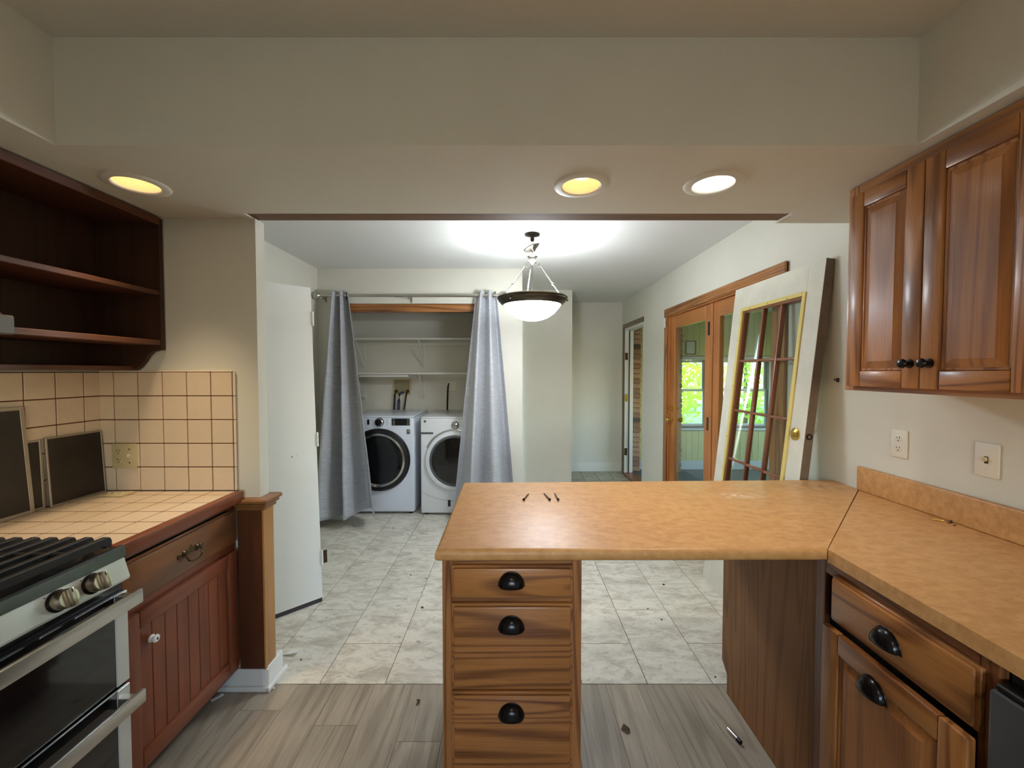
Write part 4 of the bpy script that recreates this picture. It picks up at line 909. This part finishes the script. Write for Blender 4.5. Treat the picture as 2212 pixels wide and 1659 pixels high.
# ------------------------------------------------------------------ leaning glazed door
def glazed():
    P0 = Vector((1.343,2.013,.0015)); V = Vector((.2,0,2.007)).normalized(); U = Vector((0,1,0)); Wn = Vector((-V.z,0,V.x))
    T = FR(P0, U, V, Wn); wd, Lh, th = .81, 2.017, .044
    t = thing('glazed_door', 'cream nine-light door leaning against the right wall', 'door', (1.42,2.418,0))
    a, c, b0, b1 = .112, .705, .32, 1.872     # glazed opening
    lf = obj('leaf', MB(T).box((0,0,-th), (a,Lh,0), .001).box((c,0,-th), (wd,Lh,0), .001).box((a,b1,-th), (c,Lh,0), .001).box((a,0,-th), (c,b0,0), .001), 'offwhite_door', t)
    obj('edge_strip', MB(T).box((-.0016,.003,-th+.001), (-.0002,Lh-.003,-.001)), mat('edge_brown', (124,108,92), .7, noise=.2, nscale=6), t)
    f = .022
    for p, q in (((a-.004,b0),(a+f,b1)), ((c-f,b0),(c+.004,b1)), ((a+f,b1-f+.003),(c-f,b1+.004)), ((a+f,b0-.004),(c-f,b0+f))):
        obj('yellow_moulding', MB(T).box((p[0],p[1],-.01), (q[0],q[1],.007), .003, 2), 'yellow_trim', t)
    f2 = f + .011
    for p, q in (((a+f,b0+f),(a+f2,b1-f)), ((c-f2,b0+f),(c-f,b1-f)), ((a+f2,b1-f2),(c-f2,b1-f+.003)), ((a+f2,b0+f),(c-f2,b0+f2))):
        obj('brown_frame', MB(T).box((p[0],p[1],-.04), (q[0],q[1],-.003), .002), 'muntin', t)
    us = [a+f2, .309, .479, c-f2]; vs = [b0+f2, .551, .880, 1.2, 1.525, b1-f2]; hw = .008
    for u in us[1:3]: obj('muntin', MB(T).box((u-hw,b0+f2,-.032), (u+hw,b1-f2,-.004), .004, 2), 'muntin', t, smooth=True)
    for v in vs[1:-1]:
        for i in range(3): obj('muntin', MB(T).box((us[i]+(hw if i else 0),v-hw,-.031), (us[i+1]-(hw if i < 2 else 0),v+hw,-.005), .004, 2), 'muntin', t, smooth=True)
    for i in range(3):
        for j in range(5): obj('pane', MB(T).box((us[i]+.004,vs[j]+.004,-.020), (us[i+1]-.004,vs[j+1]-.004,-.017)), 'glass', t)
    kb = MB(FR(T @ Vector((.066,1.132,.0005)), U, V, Wn)); kb.lathe([(.032,0),(.031,.005),(.024,.009),(.019,.012),(.008,.014),(0,.014)], seg=24); obj('lock_rose', kb, 'brass', t, smooth=True)
    kb = MB(FR(T @ Vector((-.0018,1.13,-.022)), -Wn, V, -U)); kb.lathe([(.016,0),(.015,.002),(.009,.002),(.009,-.0)], seg=20); obj('bore_ring', kb, 'bronze', t, smooth=True)
    for v in (1.84,1.66,1.36,1.02,.70,.45): obj('nail', MB(FR(T @ Vector((c-.012,v,.0072)), U, V, Wn)).lathe([(.0035,0),(.002,.0015),(0,.0016)], seg=8), 'slot_dark', t)
    for u in (.25,.42,.60): obj('nail', MB(FR(T @ Vector((u,b1-.012,.0072)), U, V, Wn)).lathe([(.0035,0),(.002,.0015),(0,.0016)], seg=8), 'slot_dark', t)
glazed()

# ------------------------------------------------------------------ sunroom beyond the doors
SX0, SX1, SY0, SY1, SZ = XR+.115, 5.2, 1.6, 6.0, 2.32
struct('floor_sunroom', MB().box((SX0,SY0,-.12), (SX1,SY1+.1,-.01)), 'sun_floor'); struct('ceiling_sunroom', MB().box((SX0,SY0,SZ), (SX1+.1,SY1+.1,SZ+.06)), 'sun_ceil')
wins = [(2.44,2.86,.64,1.62), (3.02,3.78,.64,1.62), (4.05,4.8,.64,1.62)]
sw_ = MB(); xp = SX0
for x0, x1_, z0, z1 in wins:
    sw_.box((xp,SY1,0), (x0,SY1+.1,SZ)); sw_.box((x0,SY1,0), (x1_,SY1+.1,z0)); sw_.box((x0,SY1,z1), (x1_,SY1+.1,SZ)); xp = x1_
sw_.box((xp,SY1,0), (SX1,SY1+.1,SZ))
wsr = struct('wall_sunroom', sw_, 'mortar', 'pale yellow beadboard sunroom wall with windows')
x = SX0 + .165
while x < SX1 - .09:
    segs = [(.13, SZ-.002)]
    for x0, x1_, z0, z1 in wins:
        if x + .088 > x0 - .05 and x < x1_ + .05: segs = [(.13, z0-.07), (z1+.06, SZ-.002)]
    for a, b in segs: obj('bead_board', MB().box((x+.0015,SY1-.010,a), (x+.0875,SY1-.0005,b), .003), 'sun_board', wsr)
    x += .089
obj('base_strip', MB().box((SX0+.165,SY1-.02,0), (SX1,SY1-.001,.13), .004), 'vinyl_frame', wsr)
sr = MB(); sr.box((SX1,SY0,0), (SX1+.1,SY1+.1,.7)); sr.box((SX1,SY0,1.7), (SX1+.1,SY1+.1,SZ)); 
for yy in (SY0, 3.0, 4.5, 5.9): sr.box((SX1,yy,.7), (SX1+.1,yy+.2,1.7))
struct('wall_sunroom_outer', sr, 'sun_board'); struct('wall_sunroom_near', MB().box((SX0,SY0-.1,0), (SX1+.1,SY0,SZ)), 'sun_board')
for k, (x0, x1_, z0, z1) in enumerate(wins):
    w_ = snode('window_%d' % (k+1), ((x0+x1_)/2,SY1,z0), 'white double-hung sunroom window')
    y0 = SY1 + .02
    def wb(nm, a, b): return obj(nm, MB().box(a, b, .003), 'vinyl_frame', w_)
    for a, b in (((x0-.045,z0-.03),(x0,z1+.05)), ((x1_,z0-.03),(x1_+.045,z1+.05)), ((x0,z1),(x1_,z1+.05))): wb('casing', (a[0],SY1-.022,a[1]), (b[0],SY1-.0105,b[1]))
    wb('sill', (x0-.06,SY1-.06,z0-.055), (x1_+.06,SY1-.0105,z0-.03))
    zm = 1.165; f = .035
    for nm, a, b, yy in (('upper_sash',zm-.01,z1-.002,y0+.03), ('lower_sash',z0+.002,zm+.025,y0)):
        g = obj(nm, MB().box((x0+f-.004,yy+.008,a+f-.004), (x1_-f+.004,yy+.012,b-f+.004)), 'glass', w_)
        for q, r_ in (((x0+.002,a),(x0+f,b)), ((x1_-f,a),(x1_-.002,b)), ((x0+f,a),(x1_-f,a+f)), ((x0+f,b-f),(x1_-f,b))):
            o = wb('sash_bar', (q[0],yy,q[1]), (r_[0],yy+.025,r_[1])); o.parent = g
# brick returns
def bricks(name, label, x0, x1_, y0, y1_, zt):
    s_ = struct(name, MB().box((x0+.01,y0+.008,0), (x1_-.01,y1_-.004,zt)), 'mortar', label)
    cols = [mat('brick_a', (182,142,108), .85, noise=.25, nscale=14), mat('brick_b', (154,114,86), .85, noise=.25, nscale=14), mat('brick_c', (100,80,66), .85, noise=.3, nscale=14)] if 'brick_a' not in MATS else [MATS['brick_a'], MATS['brick_b'], MATS['brick_c']]
    z = .004; n = 0; meshes = {}
    while z < zt - .06:
        m = random.choices(cols, (5,4,1))[0]; key = m.name; ctr = Vector(((x0+x1_)/2, (y0+y1_)/2, z+.03)) - WLOC(s_); j = random.uniform(-.006,.006)
        if key not in meshes:
            o = obj('brick', MB().box((x0,y0,z), (x1_,y1_-.01,z+.06), .006, 1), m, s_); o.data.transform(Matrix.Translation(-ctr)); o.location = ctr; meshes[key] = o
        else: copy_part(meshes[key], s_, ctr + Vector((j,0,0)))
        z += .071; n += 1
bricks('wall_brick_return', 'brick edge visible through the porch doorway', 1.722, 1.858, 5.86, 5.985, 2.30)
bricks('wall_brick_pier', 'ragged brick pier seen through the glazed door', 2.30, 2.43, 5.80, 5.985, 2.30)
# picture frame in the sunroom
pf = thing('wall_frame', 'small dark-edged frame hanging beside the brick pier in the sunroom', 'frame', (2.62,5.98,1.70))
fb = MB(); 
for a, b in (((2.55,1.70),(2.56,1.90)), ((2.69,1.70),(2.70,1.90)), ((2.56,1.70),(2.69,1.71)), ((2.56,1.89),(2.69,1.90))): fb.box((a[0],5.975,a[1]), (b[0],5.9895,b[1]))
obj('frame', fb, 'oxide', pf); obj('print', MB().box((2.56,5.983,1.71), (2.69,5.9895,1.89)), 'vinyl_frame', pf)
struct('ground_outside', MB().box((-4,6.3,-.4), (14,22,-.3)), mat('grass', (96,120,60), .9, noise=.4, nscale=3))
# trees outside: trunk plus many leaf blades
def leafmat(n, c):
    m = bpy.data.materials.new(n); m.use_nodes = True; MATS[n] = m; nt = m.node_tree; b = nt.nodes['Principled BSDF']
    b.inputs['Base Color'].default_value = lin(c); b.inputs['Roughness'].default_value = .5
    tr = nt.nodes.new('ShaderNodeBsdfTranslucent'); tr.inputs[0].default_value = lin((min(255,c[0]+50),min(255,c[1]+40),c[2])); mx = nt.nodes.new('ShaderNodeMixShader'); mx.inputs[0].default_value = .5
    nt.links.new(b.outputs[0], mx.inputs[1]); nt.links.new(tr.outputs[0], mx.inputs[2]); nt.links.new(mx.outputs[0], nt.nodes['Material Output'].inputs[0])
leafmat('leaf_a', (150,190,60)); leafmat('leaf_b', (100,150,60)); leafmat('leaf_c', (184,208,84))
mat('bark', (82,70,56), .9)
def tree(x, y, zc, rx, rz, n, m, label):
    t = thing('garden_shrub', label, 'shrub', (x,y,-.3), 'shrubs outside the sunroom')
    obj('trunk', MB().tube([(x,y,-.3),(x+.03,y,zc*.5),(x,y,zc+rz*.6)], [.06,.045,.02], 8), 'bark', t)
    b = MB(); rnd = random.Random(int(x*100+y)); vs = []; fs = []
    for i in range(n):
        while True:
            p = Vector((rnd.uniform(-1,1), rnd.uniform(-1,1), rnd.uniform(-1,1)))
            if .2 < p.length < 1: break
        c = Vector((x+p.x*rx, y+p.y*rx, zc+p.z*rz)); s = rnd.uniform(.05,.10); M = Euler((rnd.uniform(-1,1), rnd.uniform(-1,1), rnd.uniform(0,6.3))).to_matrix()
        k = len(vs)
        for q in ((0,-1,0),(.45,-.2,.08),(0,1,0),(-.45,-.2,.08)): vs.append(c + M @ (Vector(q)*s))
        fs.append((k,k+1,k+2)); fs.append((k,k+2,k+3))
    b.poly(vs, fs); obj('foliage', b, m, t)
tree(3.0,7.7,1.5,.75,1.2,1500,'leaf_c','yellow green shrub outside the narrow sunroom window'); tree(4.75,8.3,1.3,.9,1.3,1700,'leaf_a','light green shrub outside the wider sunroom window'); tree(7.2,9.4,1.6,1.2,1.6,1600,'leaf_b','green shrub outside the far right sunroom window'); tree(4.0,11.2,2.2,1.9,2.2,3200,'leaf_b','tall green shrub behind the other garden shrubs'); tree(7.4,6.0,1.6,1.0,1.5,1300,'leaf_a','light green shrub beyond the outer sunroom wall')

# ------------------------------------------------------------------ small loose things
def screw(xh, yh, xt, yt, label):
    z = .9145; a = Vector((xh,yh,z+.0055)); b = Vector((xt,yt,z+.0025)); d = b-a
    t = thing('screw', label, 'screw', ((xh+xt)/2,(yh+yt)/2,.914), 'three black screws on the peninsula')
    obj('shank', MB().tube([a, a+d*.85, b], [.0024,.0024,.0006], 8), 'bronze', t, smooth=True); dn = d.normalized(); obj('head', MB().tube([a-dn*.001, a+dn*.0015, a+dn*.006], [.0055,.0055,.0024], 12), 'bronze', t, smooth=True)
screw(.0485,1.668,.074,1.762,'black screw pointing away to the right, leftmost of the three'); screw(.156,1.668,.139,1.770,'black screw in the middle of the three on the peninsula'); screw(.191,1.668,.186,1.772,'black screw, the rightmost and straightest of the three')
def small(nm, label, cat, mb, m, group=None, smooth=True): return tag(obj(nm, mb, m, smooth=smooth), label, cat, group)
small('brass_screw', 'pale brass screw lying by the laminate backsplash', 'screw', MB().tube([(1.511,1.452,.9175),(1.533,1.437,.9175),(1.535,1.4355,.9175),(1.537,1.434,.9175)], [.0018,.0024,.0045,.0045], 8), 'brass')
small('metal_wingnut', 'small shiny metal anchor beside the brass screw', 'anchor', MB().tube([(1.534,1.417,.9175),(1.542,1.421,.9185),(1.548,1.424,.918)], [.0015,.0045,.003], 8), 'nickel')
small('screw_anchor', 'dark stubby screw anchor closest to the laminate backsplash', 'anchor', MB().tube([(1.547,1.4255,.918),(1.556,1.424,.9185)], [.003,.005], 8), 'oxide')
small('wood_crumb', 'tiny brown crumb in front of the loose screws on the counter', 'debris', MB().box((1.535,1.395,.9141),(1.543,1.401,.917), .001), 'leaf_dry')
b = MB(); b.tube([(.872,1.597,.0085),(.884,1.551,.0085)], .008, 12)
t = thing('socket_bit', 'chrome cylindrical bit lying on the plank floor by the end panel', 'bit', (.878,1.57,0)); obj('barrel', b, 'chrome', t, smooth=True); obj('tip', MB().tube([(.884,1.5508,.0085),(.888,1.535,.0085)], .0085, 12), 'black_metal', t, smooth=True)
def scrap(c, pts, h): 
    b = MB(); n = len(pts); P = [(c[0]+p[0], c[1]+p[1], p[2]) for p in pts]; b.poly(P + [(p[0],p[1],p[2]+h) for p in P], [tuple(range(n))[::-1], tuple(range(n,2*n))] + [(i,(i+1)%n,(i+1)%n+n,i+n) for i in range(n)]); return b
small('paper_scrap', 'crumpled white paper scrap on the tile by the partition end', 'paper', scrap((-1.135,2.036), [(-.04,.0,.001),(.005,-.012,.012),(.042,-.004,.02),(.04,.02,.016),(0,.024,.014)], .001), 'paper', smooth=False)
small('drywall_chip', 'white rectangular chip on the plank floor by the beadboard cabinet', 'debris', scrap((-1.308,1.762), [(-.020,-.016,.0005),(.006,.022,.0005),(.017,.016,.0005),(-.009,-.021,.0005)], .006), 'paper', smooth=False)
small('plaster_crumb', 'tiny white crumb at the corner of the partition baseboard', 'debris', MB().ball((-1.088,1.812,.005), .0048, 8), 'paper')
lfb = MB(); lfb.poly([(.440,1.600,.002),(.456,1.616,.014),(.476,1.603,.006),(.474,1.585,.003),(.458,1.588,.012)], [(0,4,1),(1,4,2),(2,4,3)]); o = tag(obj('dry_leaf', lfb, 'leaf_dry', solid=.0012), 'curled brown dry leaf on the plank floor under the peninsula', 'leaf')
small('bark_curl', 'small dark curled shred on the plank floor left of the drawers', 'debris', MB().tube([(-.418,1.748,.003),(-.405,1.742,.008),(-.404,1.730,.010),(-.416,1.722,.004)], .003, 6), 'leaf_dry')
CRUMBS = ((.964,1.885,'dark crumb on the tile just behind the oak end panel'), (.83,2.44,'dark crumb on the tile joint midway between drawers and end panel'), (.873,2.33,'dark crumb next to the long tile joint under the peninsula'), (1.03,2.72,'dark crumb under the peninsula near the leaning cream door'),
    (-1.06,2.0,'dark crumb beside the crumpled paper scrap'), (-.72,2.85,'larger dark crumb on the tile left of the peninsula corner'), (-.60,2.80,'dark crumb closest to the peninsula corner'), (-.55,2.45,'dark crumb on the tile left of the drawer cabinet'), (-1.55,2.95,'dark crumb behind the bottom hinge of the white door'), (-1.1,3.72,'dark crumb on the tile in front of the washer'))
for x, y, lab in CRUMBS:
    a = random.uniform(0,3); s = random.uniform(.005,.009)
    b = MB(); b.ball((0,0,0), 1, 7, (s,s*.7,s*.5)); bmesh.ops.transform(b.bm, matrix=Matrix.Translation((x,y,s*.45)) @ Matrix.Rotation(a,4,'Z'), verts=b.bm.verts[:])
    small('debris_crumb', lab, 'debris', b, 'oxide', 'dark crumbs on the vinyl tiles')
